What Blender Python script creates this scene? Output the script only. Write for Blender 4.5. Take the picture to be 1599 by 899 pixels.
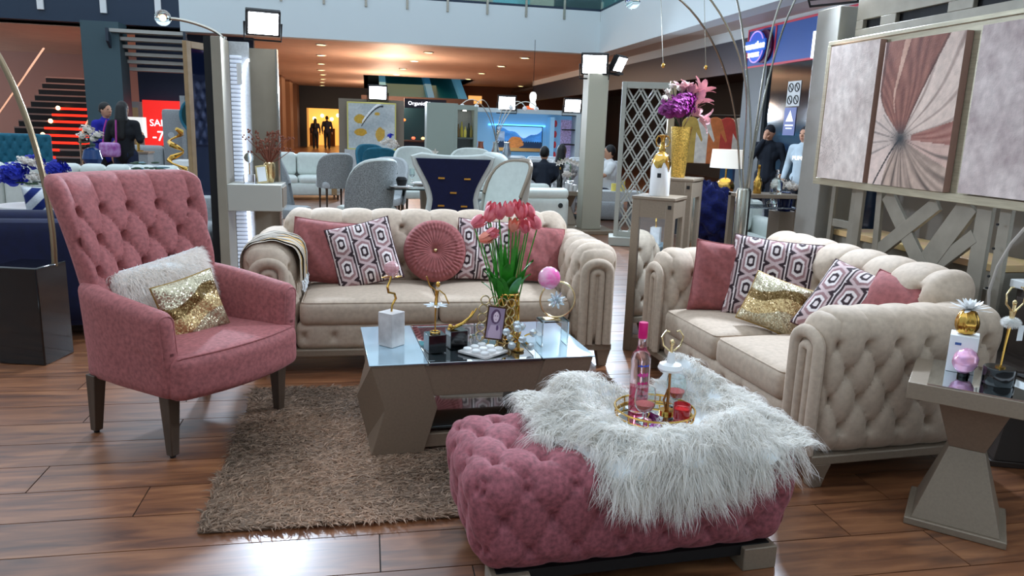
import bpy, math, random
import numpy as np
from mathutils import Matrix, Vector
for o in list(bpy.data.objects): bpy.data.objects.remove(o)
S = bpy.context.scene; COL = S.collection
PI = math.pi; R = math.radians
random.seed(7); RNG = np.random.default_rng(7)

# ------------------------------------------------ camera, world, lights, exposure
def lin(c):
    return tuple(((x/255)/12.92 if x/255 <= .04045 else ((x/255+.055)/1.055)**2.4) for x in c[:3])
cam = bpy.data.cameras.new('camera'); camo = bpy.data.objects.new('camera', cam); COL.objects.link(camo)
cam.sensor_width = 36; cam.lens = 36*1170/1599; cam.clip_start = .05; cam.clip_end = 300
pitch, yaw, roll = R(12.0), R(11.2), R(2.0)
fw = Vector((math.sin(yaw)*math.cos(pitch), math.cos(yaw)*math.cos(pitch), -math.sin(pitch)))
r0 = Vector((math.cos(yaw), -math.sin(yaw), 0)); u0 = r0.cross(fw)
rt = r0*math.cos(roll)+u0*math.sin(roll); up = -r0*math.sin(roll)+u0*math.cos(roll)
camo.matrix_world = Matrix(((rt.x, up.x, -fw.x, 0), (rt.y, up.y, -fw.y, 0), (rt.z, up.z, -fw.z, 1.5), (0, 0, 0, 1)))
S.camera = camo
w = bpy.data.worlds.new('atrium_daylight'); S.world = w; w.use_nodes = True
bg = w.node_tree.nodes['Background']; bg.inputs[0].default_value = (*lin((212, 229, 245)), 1); bg.inputs[1].default_value = 1.9
S.view_settings.view_transform = 'Standard'; S.view_settings.look = 'None'; S.view_settings.gamma = 1
S.view_settings.use_curve_mapping = False; S.view_settings.exposure = -0.08
def lamp(kind, name, loc, target, power, color=(255, 255, 255), size=.3, spot=120, blend=.6):
    l = bpy.data.lights.new(name, kind); l.energy = power; l.color = lin(color)
    o = bpy.data.objects.new(name, l); COL.objects.link(o); o.location = loc
    d = Vector(target)-Vector(loc); o.rotation_euler = d.to_track_quat('-Z', 'Y').to_euler()
    if kind == 'AREA': l.size = size
    if kind == 'SPOT': l.spot_size = R(spot); l.spot_blend = blend; l.shadow_soft_size = size
    if kind == 'POINT': l.shadow_soft_size = size
    return o
COOL = (214, 233, 255); WARM = (255, 190, 110)

# ------------------------------------------------ materials
MATS = {}
def M(name, rgb=(200, 200, 200), rough=.5, metal=0, noise=0, nscale=12, bump=0, bscale=150, sheen=0, trans=0,
      emit=None, es=0, coat=0, attr=False, stretch=None, ior=1.45, rgb2=None, spec=.5, detail=4):
    if name in MATS: return MATS[name]
    m = bpy.data.materials.new(name); m.use_nodes = True; nt = m.node_tree; b = nt.nodes['Principled BSDF']
    N = nt.nodes.new; L = nt.links.new
    I = b.inputs
    I['Base Color'].default_value = (*lin(rgb), 1); I['Roughness'].default_value = rough; I['Metallic'].default_value = metal
    I['IOR'].default_value = ior; I['Specular IOR Level'].default_value = spec
    if sheen:
        I['Sheen Weight'].default_value = sheen; I['Sheen Roughness'].default_value = .35
        I['Sheen Tint'].default_value = (*[min(1, x*1.3+.15) for x in lin(rgb)], 1)
    if trans: I['Transmission Weight'].default_value = trans
    if coat: I['Coat Weight'].default_value = coat; I['Coat Roughness'].default_value = .08
    if emit: I['Emission Color'].default_value = (*lin(emit), 1); I['Emission Strength'].default_value = es
    if noise or bump:
        tc = N('ShaderNodeTexCoord'); vec = tc.outputs['Object']
        if stretch:
            mp = N('ShaderNodeMapping'); mp.inputs['Scale'].default_value = stretch; L(vec, mp.inputs[0]); vec = mp.outputs[0]
    src = None
    if attr:
        a = N('ShaderNodeAttribute'); a.attribute_name = 'Col'; src = a.outputs['Color']; L(src, I['Base Color'])
    if noise:
        n = N('ShaderNodeTexNoise'); n.inputs['Scale'].default_value = nscale; n.inputs['Detail'].default_value = detail; L(vec, n.inputs['Vector'])
        r = N('ShaderNodeMapRange'); r.inputs[1].default_value = .3; r.inputs[2].default_value = .7
        L(n.outputs['Fac'], r.inputs[0])
        x = N('ShaderNodeMix'); x.data_type = 'RGBA'
        if attr:
            x.blend_type = 'MULTIPLY'; x.inputs[0].default_value = 1; L(src, x.inputs[6])
            g = N('ShaderNodeMapRange'); g.inputs[3].default_value = 1-noise; g.inputs[4].default_value = 1+noise; L(r.outputs[0], g.inputs[0])
            L(g.outputs[0], x.inputs[7])
        else:
            c = lin(rgb); L(r.outputs[0], x.inputs[0])
            x.inputs[6].default_value = (*(lin(rgb2) if rgb2 else [v*(1-noise) for v in c]), 1)
            x.inputs[7].default_value = (*[min(1, v*(1+noise)) for v in c], 1)
        L(x.outputs[2], I['Base Color'])
    if bump:
        n2 = N('ShaderNodeTexNoise'); n2.inputs['Scale'].default_value = bscale; n2.inputs['Detail'].default_value = 3; L(vec, n2.inputs['Vector'])
        bp = N('ShaderNodeBump'); bp.inputs['Strength'].default_value = bump; bp.inputs['Distance'].default_value = .004
        L(n2.outputs['Fac'], bp.inputs['Height']); L(bp.outputs[0], I['Normal'])
    MATS[name] = m; return m

# ------------------------------------------------ mesh builder
class MB:
    def __init__(s): s.v = []; s.f = []; s.n = 0; s.T = None; s.c = []
    def add(s, V, F, col=None):
        V = np.asarray(V, float).reshape(-1, 3)
        if s.T is not None:
            m = np.array(s.T); V = V@m[:3, :3].T+m[:3, 3]
        s.v.append(V); n = s.n; s.f += [tuple(i+n for i in q) for q in F]; s.n += len(V)
        s.c.append(np.tile(col, (len(V), 1)) if col is not None and np.ndim(col) == 1 else (col if col is not None else np.ones((len(V), 3))))
        return s
    def box(s, c, d, rz=0, taper=1, col=None):
        x, y, z = [k/2 for k in d]; P = []
        for sz, t in ((-1, 1), (1, taper)):
            for sx, sy in ((-1, -1), (1, -1), (1, 1), (-1, 1)): P.append((sx*x*t, sy*y*t, sz*z))
        P = np.array(P)
        if rz: P = P@np.array([[math.cos(rz), math.sin(rz), 0], [-math.sin(rz), math.cos(rz), 0], [0, 0, 1]])
        return s.add(P+np.array(c), [(3, 2, 1, 0), (4, 5, 6, 7), (0, 1, 5, 4), (1, 2, 6, 5), (2, 3, 7, 6), (3, 0, 4, 7)], col)
    def bb(s, x0, x1, y0, y1, z0, z1, col=None): return s.box(((x0+x1)/2, (y0+y1)/2, (z0+z1)/2), (abs(x1-x0), abs(y1-y0), abs(z1-z0)), col=col)
    def lathe(s, prof, n=20, c=(0, 0, 0), axis=None, sx=1, sy=1, col=None):
        V = []; F = []; m = len(prof)
        for r, z in prof:
            for i in range(n):
                a = 2*PI*i/n; V.append((r*math.cos(a)*sx, r*math.sin(a)*sy, z))
        for j in range(m-1):
            for i in range(n):
                k = (i+1) % n; F.append((j*n+i, j*n+k, (j+1)*n+k, (j+1)*n+i))
        if prof[0][0] > 1e-6: F.append(tuple(range(n-1, -1, -1)))
        if prof[-1][0] > 1e-6: F.append(tuple((m-1)*n+i for i in range(n)))
        V = np.array(V)
        if axis is not None:
            q = np.array(Vector((0, 0, 1)).rotation_difference(Vector(axis)).to_matrix()); V = V@q.T
        return s.add(V+np.array(c), F, col)
    def cyl(s, c, r, h, n=16, r2=None, axis=None, col=None):
        r2 = r if r2 is None else r2
        return s.lathe([(r, 0), (r2, h)], n, c, axis, col=col)
    def sph(s, c, r, n=14, m=9, sc=(1, 1, 1), col=None):
        prof = [(max(r*math.sin(PI*j/m), 0 if j in (0, m) else 1e-4), -r*math.cos(PI*j/m)) for j in range(m+1)]
        t = MB(); t.lathe(prof, n); V = t.v[0]*np.array(sc)
        return s.add(V+np.array(c), t.f, col)
    def tube(s, path, r, n=8, closed=False, flat=1, caps=True, col=None):
        P = np.array(path, float); m = len(P); rr = np.broadcast_to(np.asarray(r, float), (m,))
        if closed: T = np.roll(P, -1, 0)-np.roll(P, 1, 0)
        else: T = np.gradient(P, axis=0)
        T /= np.linalg.norm(T, axis=1)[:, None]+1e-12
        nrm = np.cross(T[0], (0, 0, 1.)); 
        if np.linalg.norm(nrm) < .05: nrm = np.cross(T[0], (0, 1., 0))
        nrm /= np.linalg.norm(nrm); V = []; F = []
        for i in range(m):
            nrm = nrm-T[i]*(nrm@T[i]); nrm /= np.linalg.norm(nrm)+1e-12; bn = np.cross(T[i], nrm)
            for k in range(n):
                a = 2*PI*k/n; V.append(P[i]+rr[i]*(math.cos(a)*nrm+flat*math.sin(a)*bn))
        for i in range(m if closed else m-1):
            j = (i+1) % m
            for k in range(n):
                l = (k+1) % n; F.append((i*n+k, i*n+l, j*n+l, j*n+k))
        if not closed and caps: F.append(tuple(range(n-1, -1, -1))); F.append(tuple((m-1)*n+k for k in range(n)))
        return s.add(V, F, col)
    def ring(s, c, rad, r, n=24, axis=(0, 0, 1), k=6, sy=1, col=None):
        q = Vector((0, 0, 1)).rotation_difference(Vector(axis)).to_matrix()
        return s.tube([tuple(Vector(c)+q@Vector((rad*math.cos(2*PI*i/n), rad*sy*math.sin(2*PI*i/n), 0))) for i in range(n)], r, k, True, col=col)
    def prism(s, poly, d, axis='y', off=0, col=None):
        # polygon in (x,z) extruded along y by d from off; axis 'x': polygon in (y,z); axis 'z': (x,y)
        n = len(poly); V = []
        for t in (off, off+d):
            for a, b in poly: V.append({'y': (a, t, b), 'x': (t, a, b), 'z': (a, b, t)}[axis])
        F = [tuple(range(n)), tuple(range(2*n-1, n-1, -1))]+[((i+1) % n, i, n+i, n+(i+1) % n) for i in range(n)]
        if axis == 'y': pass
        else: F = [q[::-1] for q in F]
        if axis == 'x': F = [q[::1] for q in F]
        return s.add(V, F, col)
    def grid(s, V, nu, nv, cu=False, cv=False, flip=False, col=None):
        F = []
        for i in range(nu-(0 if cu else 1)):
            for j in range(nv-(0 if cv else 1)):
                a, b = (i+1) % nu, (j+1) % nv; q = (i*nv+j, a*nv+j, a*nv+b, i*nv+b); F.append(q[::-1] if flip else q)
        return s.add(V, F, col)
    def strips(s, roots, dirs, widths, seg, curve, col=None, wave=0):
        # tapered flat strands: roots (N,3), dirs (N,3) full-length vector, curve (N,3) extra quadratic droop
        N = len(roots); side = np.cross(dirs, RNG.normal(size=(N, 3))); side /= np.linalg.norm(side, axis=1)[:, None]+1e-9
        V = np.zeros((N, 2*seg+1, 3)); ph = RNG.uniform(0, 6.28, N)[:, None]; wv = np.cross(dirs, side)
        for k in range(seg):
            t = k/seg; p = roots+dirs*t+curve*t*t+wave*(side*np.linalg.norm(dirs, axis=1)[:, None]+wv)*np.sin(ph+t*7)*t; ww = widths[:, None]*(1-.55*t)
            V[:, 2*k] = p-side*ww; V[:, 2*k+1] = p+side*ww
        V[:, 2*seg] = roots+dirs+curve+wave*(side*np.linalg.norm(dirs, axis=1)[:, None]+wv)*np.sin(ph+7)
        F = []
        base = [(2*k, 2*k+1, 2*k+3, 2*k+2) for k in range(seg-1)]+[(2*seg-2, 2*seg-1, 2*seg)]
        m = 2*seg+1
        for i in range(N):
            o = i*m; F += [tuple(o+a for a in q) for q in base]
        c = None if col is None else np.repeat(col, m, 0)
        return s.add(V.reshape(-1, 3), F, c)
    def mesh(s, name, smooth=True, ang=38):
        me = bpy.data.meshes.new(name); V = np.concatenate(s.v) if s.v else np.zeros((0, 3))
        me.from_pydata(V.tolist(), [], s.f)
        if any((np.asarray(c) != 1).any() for c in s.c):
            at = me.color_attributes.new('Col', 'FLOAT_COLOR', 'POINT'); c = np.concatenate(s.c)
            at.data.foreach_set('color', np.c_[c, np.ones(len(c))].astype(np.float32).ravel())
        if smooth: me.shade_smooth(); me.set_sharp_from_angle(angle=R(ang))
        me.update(); return me
    def build(s, name, mat, parent=None, smooth=True, bevel=0, sub=0, ang=38, loc=None, rz=0, label=None):
        me = s.mesh(name, smooth, ang); me.materials.append(mat)
        return mk(name, me, parent, bevel, sub, loc, rz, label)
def mk(name, me, parent=None, bevel=0, sub=0, loc=None, rz=0, label=None):
    o = bpy.data.objects.new(name, me); COL.objects.link(o); o.parent = parent
    if loc is not None: o.location = loc
    if rz: o.rotation_euler.z = rz
    if bevel:
        b = o.modifiers.new('bevel', 'BEVEL'); b.width = bevel; b.segments = 2; b.limit_method = 'ANGLE'; b.angle_limit = R(40)
    if sub:
        b = o.modifiers.new('subsurf', 'SUBSURF'); b.levels = sub; b.render_levels = sub
    if label: o['label'] = label
    return o
def thing(name, label, cat, loc=(0, 0, 0), rz=0, group=None, rot=None):
    o = bpy.data.objects.new(name, None); COL.objects.link(o); o.location = loc; o.rotation_euler = rot if rot else (0, 0, rz)
    o.empty_display_size = .1; return tag(o, label, cat, group)
def tag(o, label, cat, group=None):
    o['label'] = label; o['category'] = cat
    if group: o['group'] = group
    return o
def struct(o): o['kind'] = 'structure'; return o
def stuff(o): o['kind'] = 'stuff'; return o
def copy_tree(o, parent=None):
    c = o.copy(); COL.objects.link(c); c.parent = parent
    for ch in list(o.children): copy_tree(ch, c)
    return c

# ------------------------------------------------ tufting and rounded boxes
def tuft(u, v, du, dv, depth, vtop=None, vbot=None):
    a = u/du+v/dv; b = u/du-v/dv
    sa = np.sin(PI*np.abs(a-np.round(a))); sb = np.sin(PI*np.abs(b-np.round(b)))
    rr = ((a-np.round(a))**2+(b-np.round(b))**2)
    h = .5*(sa**.4+sb**.4)-.6*np.exp(-rr/.018)
    for lim, sg in ((vtop, 1), (vbot, -1)):
        if lim is None: continue
        n = np.round(2*lim/dv); odd = .5*(n % 2)
        q = u/du-odd; p = .58+.34*np.sin(PI*np.abs(q-np.round(q)))**.5
        k = np.clip(sg*(v-n*dv/2)/(.22*dv), 0, 1); k = k*k*(3-2*k)
        h = h*(1-k)+p*k
    return depth*(h-.75)
class RB:
    """rounded box with optional diamond tufting on chosen faces, then a deformation"""
    def __init__(s, size, r, res=.02, tufts=None, deform=None, zmin=None, crown=0):
        s.h = np.array(size)/2; s.r = min(r, min(s.h)*.999); s.t = tufts or {}; s.d = deform; s.zmin = zmin; s.crown = crown
        s.n = [max(2, int(round(x/res))) for x in size]
    def surf(s, P):
        P = np.asarray(P, float); core = np.clip(P, -(s.h-s.r), s.h-s.r); n = P-core
        ln = np.linalg.norm(n, axis=1)[:, None]; n = n/np.maximum(ln, 1e-9); Q = core+n*s.r
        D = np.zeros(len(P)); x, y, z = P.T
        for face, (du, dv, dep, ou, ov, vt, vb) in s.t.items():
            wgt = {'top': np.clip(n[:, 2], 0, 1), 'topx': np.clip(n[:, 2], 0, 1), 'topy': np.clip(n[:, 2], 0, 1), 'front': np.clip(-n[:, 1], 0, 1), 'back': np.clip(n[:, 1], 0, 1),
                   'left': np.clip(-n[:, 0], 0, 1), 'right': np.clip(n[:, 0], 0, 1)}[face]**2
            u, v = {'top': (x, y), 'topx': (x, 99+0*x), 'topy': (y, 99+0*y), 'front': (x, z), 'back': (x, z), 'left': (y, z), 'right': (y, z)}[face]
            D += wgt*tuft(u-ou, v-ov, du, dv, dep, None if vt is None else vt-ov, None if vb is None else vb-ov)
        Q = Q+n*D[:, None]
        if s.crown:
            Q[:, 2] += s.crown*np.clip(n[:, 2], 0, 1)*(1-np.clip(np.abs(P[:, 0]/s.h[0]), 0, 1)**2.5)*(1-np.clip(np.abs(P[:, 1]/s.h[1]), 0, 1)**2.5)
        if s.zmin is not None: Q[:, 2] = np.maximum(Q[:, 2], s.zmin)
        if s.d: Q = s.d(Q)
        return Q
    def mb(s, m=None):
        m = m or MB(); nx, ny, nz = s.n; ids = {}; P = []
        def vid(i, j, k):
            q = (i, j, k)
            if q not in ids: ids[q] = len(P); P.append((-s.h[0]+2*s.h[0]*i/nx, -s.h[1]+2*s.h[1]*j/ny, -s.h[2]+2*s.h[2]*k/nz))
            return ids[q]
        F = []
        for i in range(nx):
            for j in range(ny):
                F.append((vid(i, j, 0), vid(i, j+1, 0), vid(i+1, j+1, 0), vid(i+1, j, 0)))
                F.append((vid(i, j, nz), vid(i+1, j, nz), vid(i+1, j+1, nz), vid(i, j+1, nz)))
        for i in range(nx):
            for k in range(nz):
                F.append((vid(i, 0, k), vid(i+1, 0, k), vid(i+1, 0, k+1), vid(i, 0, k+1)))
                F.append((vid(i, ny, k), vid(i, ny, k+1), vid(i+1, ny, k+1), vid(i+1, ny, k)))
        for j in range(ny):
            for k in range(nz):
                F.append((vid(0, j, k), vid(0, j, k+1), vid(0, j+1, k+1), vid(0, j+1, k)))
                F.append((vid(nx, j, k), vid(nx, j+1, k), vid(nx, j+1, k+1), vid(nx, j, k+1)))
        return m.add(s.surf(P), F)
    def buttons(s, face, margin=.02, zlo=-9, zhi=9):
        du, dv, dep, ou, ov, vt, vb = s.t[face]; out = []
        zlo = max(zlo, -9 if vb is None else vb-.02); zhi = min(zhi, 9 if vt is None else vt+.02)
        hu, hv = {'top': (s.h[0], s.h[1]), 'front': (s.h[0], s.h[2]), 'back': (s.h[0], s.h[2]), 'left': (s.h[1], s.h[2]), 'right': (s.h[1], s.h[2])}[face]
        for a in range(-40, 41):
            for b in range(-40, 41):
                u = (a+b)/2*du+ou; v = (a-b)/2*dv+ov
                if abs(u) < hu-margin and abs(v) < hv-margin and zlo < v < zhi:
                    out.append({'top': (u, v, s.h[2]), 'front': (u, -s.h[1], v), 'back': (u, s.h[1], v), 'left': (-s.h[0], u, v), 'right': (s.h[0], u, v)}[face])
        return s.surf(out) if out else []
BTN = {}
def add_buttons(rb, face, mat, parent, off=(0, 0, 0), r=.013, **k):
    key = (mat.name, face, r)
    if key not in BTN:
        ax = {'top': (0, 0, 1), 'front': (0, -1, 0), 'back': (0, 1, 0), 'left': (-1, 0, 0), 'right': (1, 0, 0)}[face]
        m = MB(); m.lathe([(r, -.004), (r, .001), (r*.75, .006), (0, .008)], 8, (0, 0, 0), ax); me = m.mesh('button'); me.materials.append(mat); BTN[key] = me
    for p in rb.buttons(face, **k): mk('button', BTN[key], parent, loc=tuple(np.array(p)+np.array(off)))

def text_mb(txt, size, ext=.004, align='CENTER', shear=0):
    cu = bpy.data.curves.new('t', 'FONT'); cu.body = txt; cu.size = size; cu.extrude = ext; cu.align_x = align; cu.align_y = 'CENTER'; cu.shear = shear; cu.resolution_u = 3
    o = bpy.data.objects.new('t', cu); COL.objects.link(o); bpy.context.view_layer.update()
    me = bpy.data.meshes.new_from_object(o.evaluated_get(bpy.context.evaluated_depsgraph_get()))
    m = MB(); m.add([v.co[:] for v in me.vertices], [tuple(p.vertices) for p in me.polygons])
    bpy.data.objects.remove(o); bpy.data.curves.remove(cu); bpy.data.meshes.remove(me); return m
def standing_text(name, txt, size, mat, parent, loc, rz=0, ext=.004, shear=0):
    m = text_mb(txt, size, ext, shear=shear); o = m.build(name, mat, parent, smooth=False); o.location = loc; o.rotation_euler = (PI/2, 0, rz); return o

# ------------------------------------------------ shared materials
m_beige = M('beige_velvet', (182, 162, 142), .75, noise=.10, nscale=40, sheen=.5, bump=.12, bscale=500)
m_pink = M('rose_velvet', (152, 86, 85), .75, noise=.28, nscale=55, sheen=.55, bump=.2, bscale=350, detail=8)
m_ott = M('dusty_rose_velvet', (144, 78, 85), .75, noise=.38, nscale=60, sheen=.6, bump=.2, bscale=350, detail=8)
m_pill = M('rose_cushion_velvet', (146, 80, 78), .78, noise=.22, nscale=40, sheen=.45, bump=.25, bscale=300, detail=8)
m_champ = M('champagne_lacquer', (142, 126, 108), .42, metal=.25, noise=.06, nscale=90)
m_champ_d = M('warm_taupe_lacquer', (128, 108, 90), .45, metal=.2, noise=.06, nscale=90)
m_leg = M('dark_oak_leg', (74, 58, 46), .45, noise=.2, nscale=20, stretch=(1, 1, .2))
m_gold = M('polished_gold', (214, 168, 84), .18, metal=1)
m_pgold = M('pale_gold', (224, 200, 150), .25, metal=1)
m_chrome = M('satin_chrome', (190, 185, 172), .22, metal=1)
m_black = M('black_lacquer', (6, 6, 8), .12, coat=.6)
m_blackm = M('black_matte', (12, 12, 14), .6)
m_white = M('white_ceramic', (235, 234, 232), .3)
m_whitem = M('white_matte', (228, 230, 230), .7)
m_marble = M('white_marble', (214, 208, 203), .3, noise=.22, nscale=6, rgb2=(150, 140, 138), detail=8)
m_mirror = M('silver_mirror', (225, 232, 234), .02, metal=1)
m_glass = M('clear_glass', (240, 250, 250), .02, trans=1)
m_crystal = M('crystal', (250, 252, 255), .01, trans=1, ior=1.6)
m_crys2 = M('faceted_crystal', (238, 246, 250), .04, metal=.4, trans=.5, ior=1.6)
m_navy = M('navy_velvet', (8, 15, 52), .8, noise=.2, nscale=20, sheen=.5)
m_teal = M('teal_velvet', (24, 96, 118), .75, noise=.15, nscale=20, sheen=.5)
m_wleather = M('white_leather', (214, 220, 214), .42, noise=.05, nscale=14)
m_grey = M('grey_fabric', (150, 154, 156), .85, noise=.15, nscale=60, sheen=.3)
m_lgrey = M('light_grey_fabric', (186, 190, 192), .85, noise=.12, nscale=50, sheen=.3)
m_greyp = M('speckled_grey_fabric', (146, 150, 150), .85, noise=.5, nscale=90, sheen=.3)
m_leaf = M('leaf_green', (54, 138, 38), .45, noise=.3, nscale=18)
m_dleaf = M('dark_leaf', (30, 62, 34), .55, noise=.3, nscale=18)
m_skin = M('skin', (196, 146, 118), .6); m_hair = M('black_hair', (14, 12, 12), .5); m_col = M('painted_colour', attr=True, rough=.75)
m_colg = M('printed_gloss', attr=True, rough=.25); m_fab = M('woven_pattern', attr=True, rough=.85, sheen=.2, noise=.1, nscale=120)
m_canvas = M('painted_canvas', attr=True, rough=.7, noise=.12, nscale=22, bump=.35, bscale=160)
m_fur = M('fur_strand', attr=True, rough=.6, spec=.3)
def _fur():
    nt = m_fur.node_tree; b = nt.nodes['Principled BSDF']; tr = nt.nodes.new('ShaderNodeBsdfTranslucent'); mx = nt.nodes.new('ShaderNodeMixShader'); a = [n for n in nt.nodes if n.type == 'ATTRIBUTE'][0]
    nt.links.new(a.outputs['Color'], tr.inputs['Color']); mx.inputs[0].default_value = .55; nt.links.new(b.outputs[0], mx.inputs[1]); nt.links.new(tr.outputs[0], mx.inputs[2])
    nt.links.new(mx.outputs[0], nt.nodes['Material Output'].inputs['Surface'])
_fur()
m_floodlens = M('floodlight_lens', (255, 255, 255), emit=(235, 245, 255), es=28)

# ------------------------------------------------ floor
def wood_floor_mat(name, planks):
    m = bpy.data.materials.new(name); m.use_nodes = True; nt = m.node_tree; N = nt.nodes.new; L = nt.links.new; b = nt.nodes['Principled BSDF']
    tc = N('ShaderNodeTexCoord'); geo = N('ShaderNodeNewGeometry'); oi = N('ShaderNodeObjectInfo')
    mp = N('ShaderNodeMapping'); mp.inputs['Scale'].default_value = (1.1, 9, 1)
    off = N('ShaderNodeVectorMath'); off.operation = 'ADD'; L(geo.outputs['Position'], off.inputs[0])
    if planks:
        cm = N('ShaderNodeVectorMath'); cm.operation = 'SCALE'; cm.inputs[0].default_value = (37, 13, 5); L(oi.outputs['Random'], cm.inputs['Scale']); L(cm.outputs[0], off.inputs[1])
    L(off.outputs[0], mp.inputs[0])
    n = N('ShaderNodeTexNoise'); n.inputs['Scale'].default_value = 2.2; n.inputs['Detail'].default_value = 7; n.inputs['Distortion'].default_value = .7; L(mp.outputs[0], n.inputs['Vector'])
    cr = N('ShaderNodeValToRGB'); e = cr.color_ramp.elements
    e[0].position = .28; e[0].color = (*lin((78, 44, 26)), 1); e[1].position = .72; e[1].color = (*lin((158, 104, 66)), 1)
    k = cr.color_ramp.elements.new(.5); k.color = (*lin((124, 76, 46)), 1); L(n.outputs['Fac'], cr.inputs[0])
    col = cr.outputs[0]
    if planks:
        hv = N('ShaderNodeHueSaturation'); mr = N('ShaderNodeMapRange'); mr.inputs[3].default_value = .86; mr.inputs[4].default_value = 1.14
        L(oi.outputs['Random'], mr.inputs[0]); L(mr.outputs[0], hv.inputs['Value']); L(col, hv.inputs['Color']); col = hv.outputs[0]
    else:
        br = N('ShaderNodeTexBrick'); br.inputs['Scale'].default_value = 1; br.inputs['Brick Width'].default_value = 1.8; br.inputs['Row Height'].default_value = .2475
        br.inputs['Mortar Size'].default_value = .005; br.inputs['Color1'].default_value = (1, 1, 1, 1); br.inputs['Color2'].default_value = (.8, .8, .8, 1); br.inputs['Mortar'].default_value = (.2, .2, .2, 1)
        L(geo.outputs['Position'], br.inputs['Vector']); x = N('ShaderNodeMix'); x.data_type = 'RGBA'; x.blend_type = 'MULTIPLY'; x.inputs[0].default_value = 1
        L(col, x.inputs[6]); L(br.outputs['Color'], x.inputs[7]); col = x.outputs[2]
    L(col, b.inputs['Base Color']); b.inputs['Roughness'].default_value = .42; b.inputs['Coat Weight'].default_value = .55; b.inputs['Coat Roughness'].default_value = .28; b.inputs['Coat IOR'].default_value = 1.6; b.inputs['Specular IOR Level'].default_value = .55
    bp = N('ShaderNodeBump'); bp.inputs['Strength'].default_value = .12; bp.inputs['Distance'].default_value = .004; L(n.outputs['Fac'], bp.inputs['Height']); L(bp.outputs[0], b.inputs['Normal'])
    return m
m_plank = wood_floor_mat('oak_plank_tile', True); m_floorfar = wood_floor_mat('oak_plank_floor', False)
m_grout = M('dark_grout', (34, 26, 22), .8)
PY0, PW, PLEN = 2.59, .2475, 1.8
NROW0, NROW1 = -3, 27
ynear, yfar = PY0+NROW0*PW, PY0+NROW1*PW
floor = struct(MB().bb(-16, 18, ynear-2.2, yfar, -.15, -.004).build('floor', m_grout, smooth=False))
stuff(MB().bb(-16, 18, ynear-2.2, ynear, -.1, 0).build('plank_field', m_floorfar, floor, smooth=False))
stuff(MB().bb(-16, 18, yfar, 62, -.1, 0).build('plank_field', m_floorfar, floor, smooth=False))
pk = MB().bb(0, PLEN-.005, 0, PW-.005, -.012, 0).mesh('plank', False); pk.materials.append(m_plank)
joint = {-1: .04, 0: .4, 1: -.886, 2: -1.355, 3: -.5, 4: -.92, 5: -1.39}
lo, hi = [], []
for n in range(NROW0, NROW1):
    y = PY0+n*PW; x = joint.get(n, random.uniform(-1.7, 0)); x0 = x-PLEN*math.ceil((x+min(5.5, .9+.48*(y+1)))/PLEN); x1 = 1.2+.62*y
    while x0 < x1+.4:
        mk('plank', pk, floor, loc=(x0+.0025, y+.0025, 0)); x0 += PLEN
    lo.append((y, x-PLEN*math.ceil((x+min(5.5, .9+.48*(y+1)))/PLEN))); hi.append((y, x0))
m = MB()
for (y, a), (_, b) in zip(lo, hi): m.bb(-16, a-.003, y+.0025, y+PW-.0025, -.012, 0); m.bb(b+.003, 18, y+.0025, y+PW-.0025, -.012, 0)
stuff(m.build('plank_field', m_floorfar, floor, smooth=False))

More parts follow.
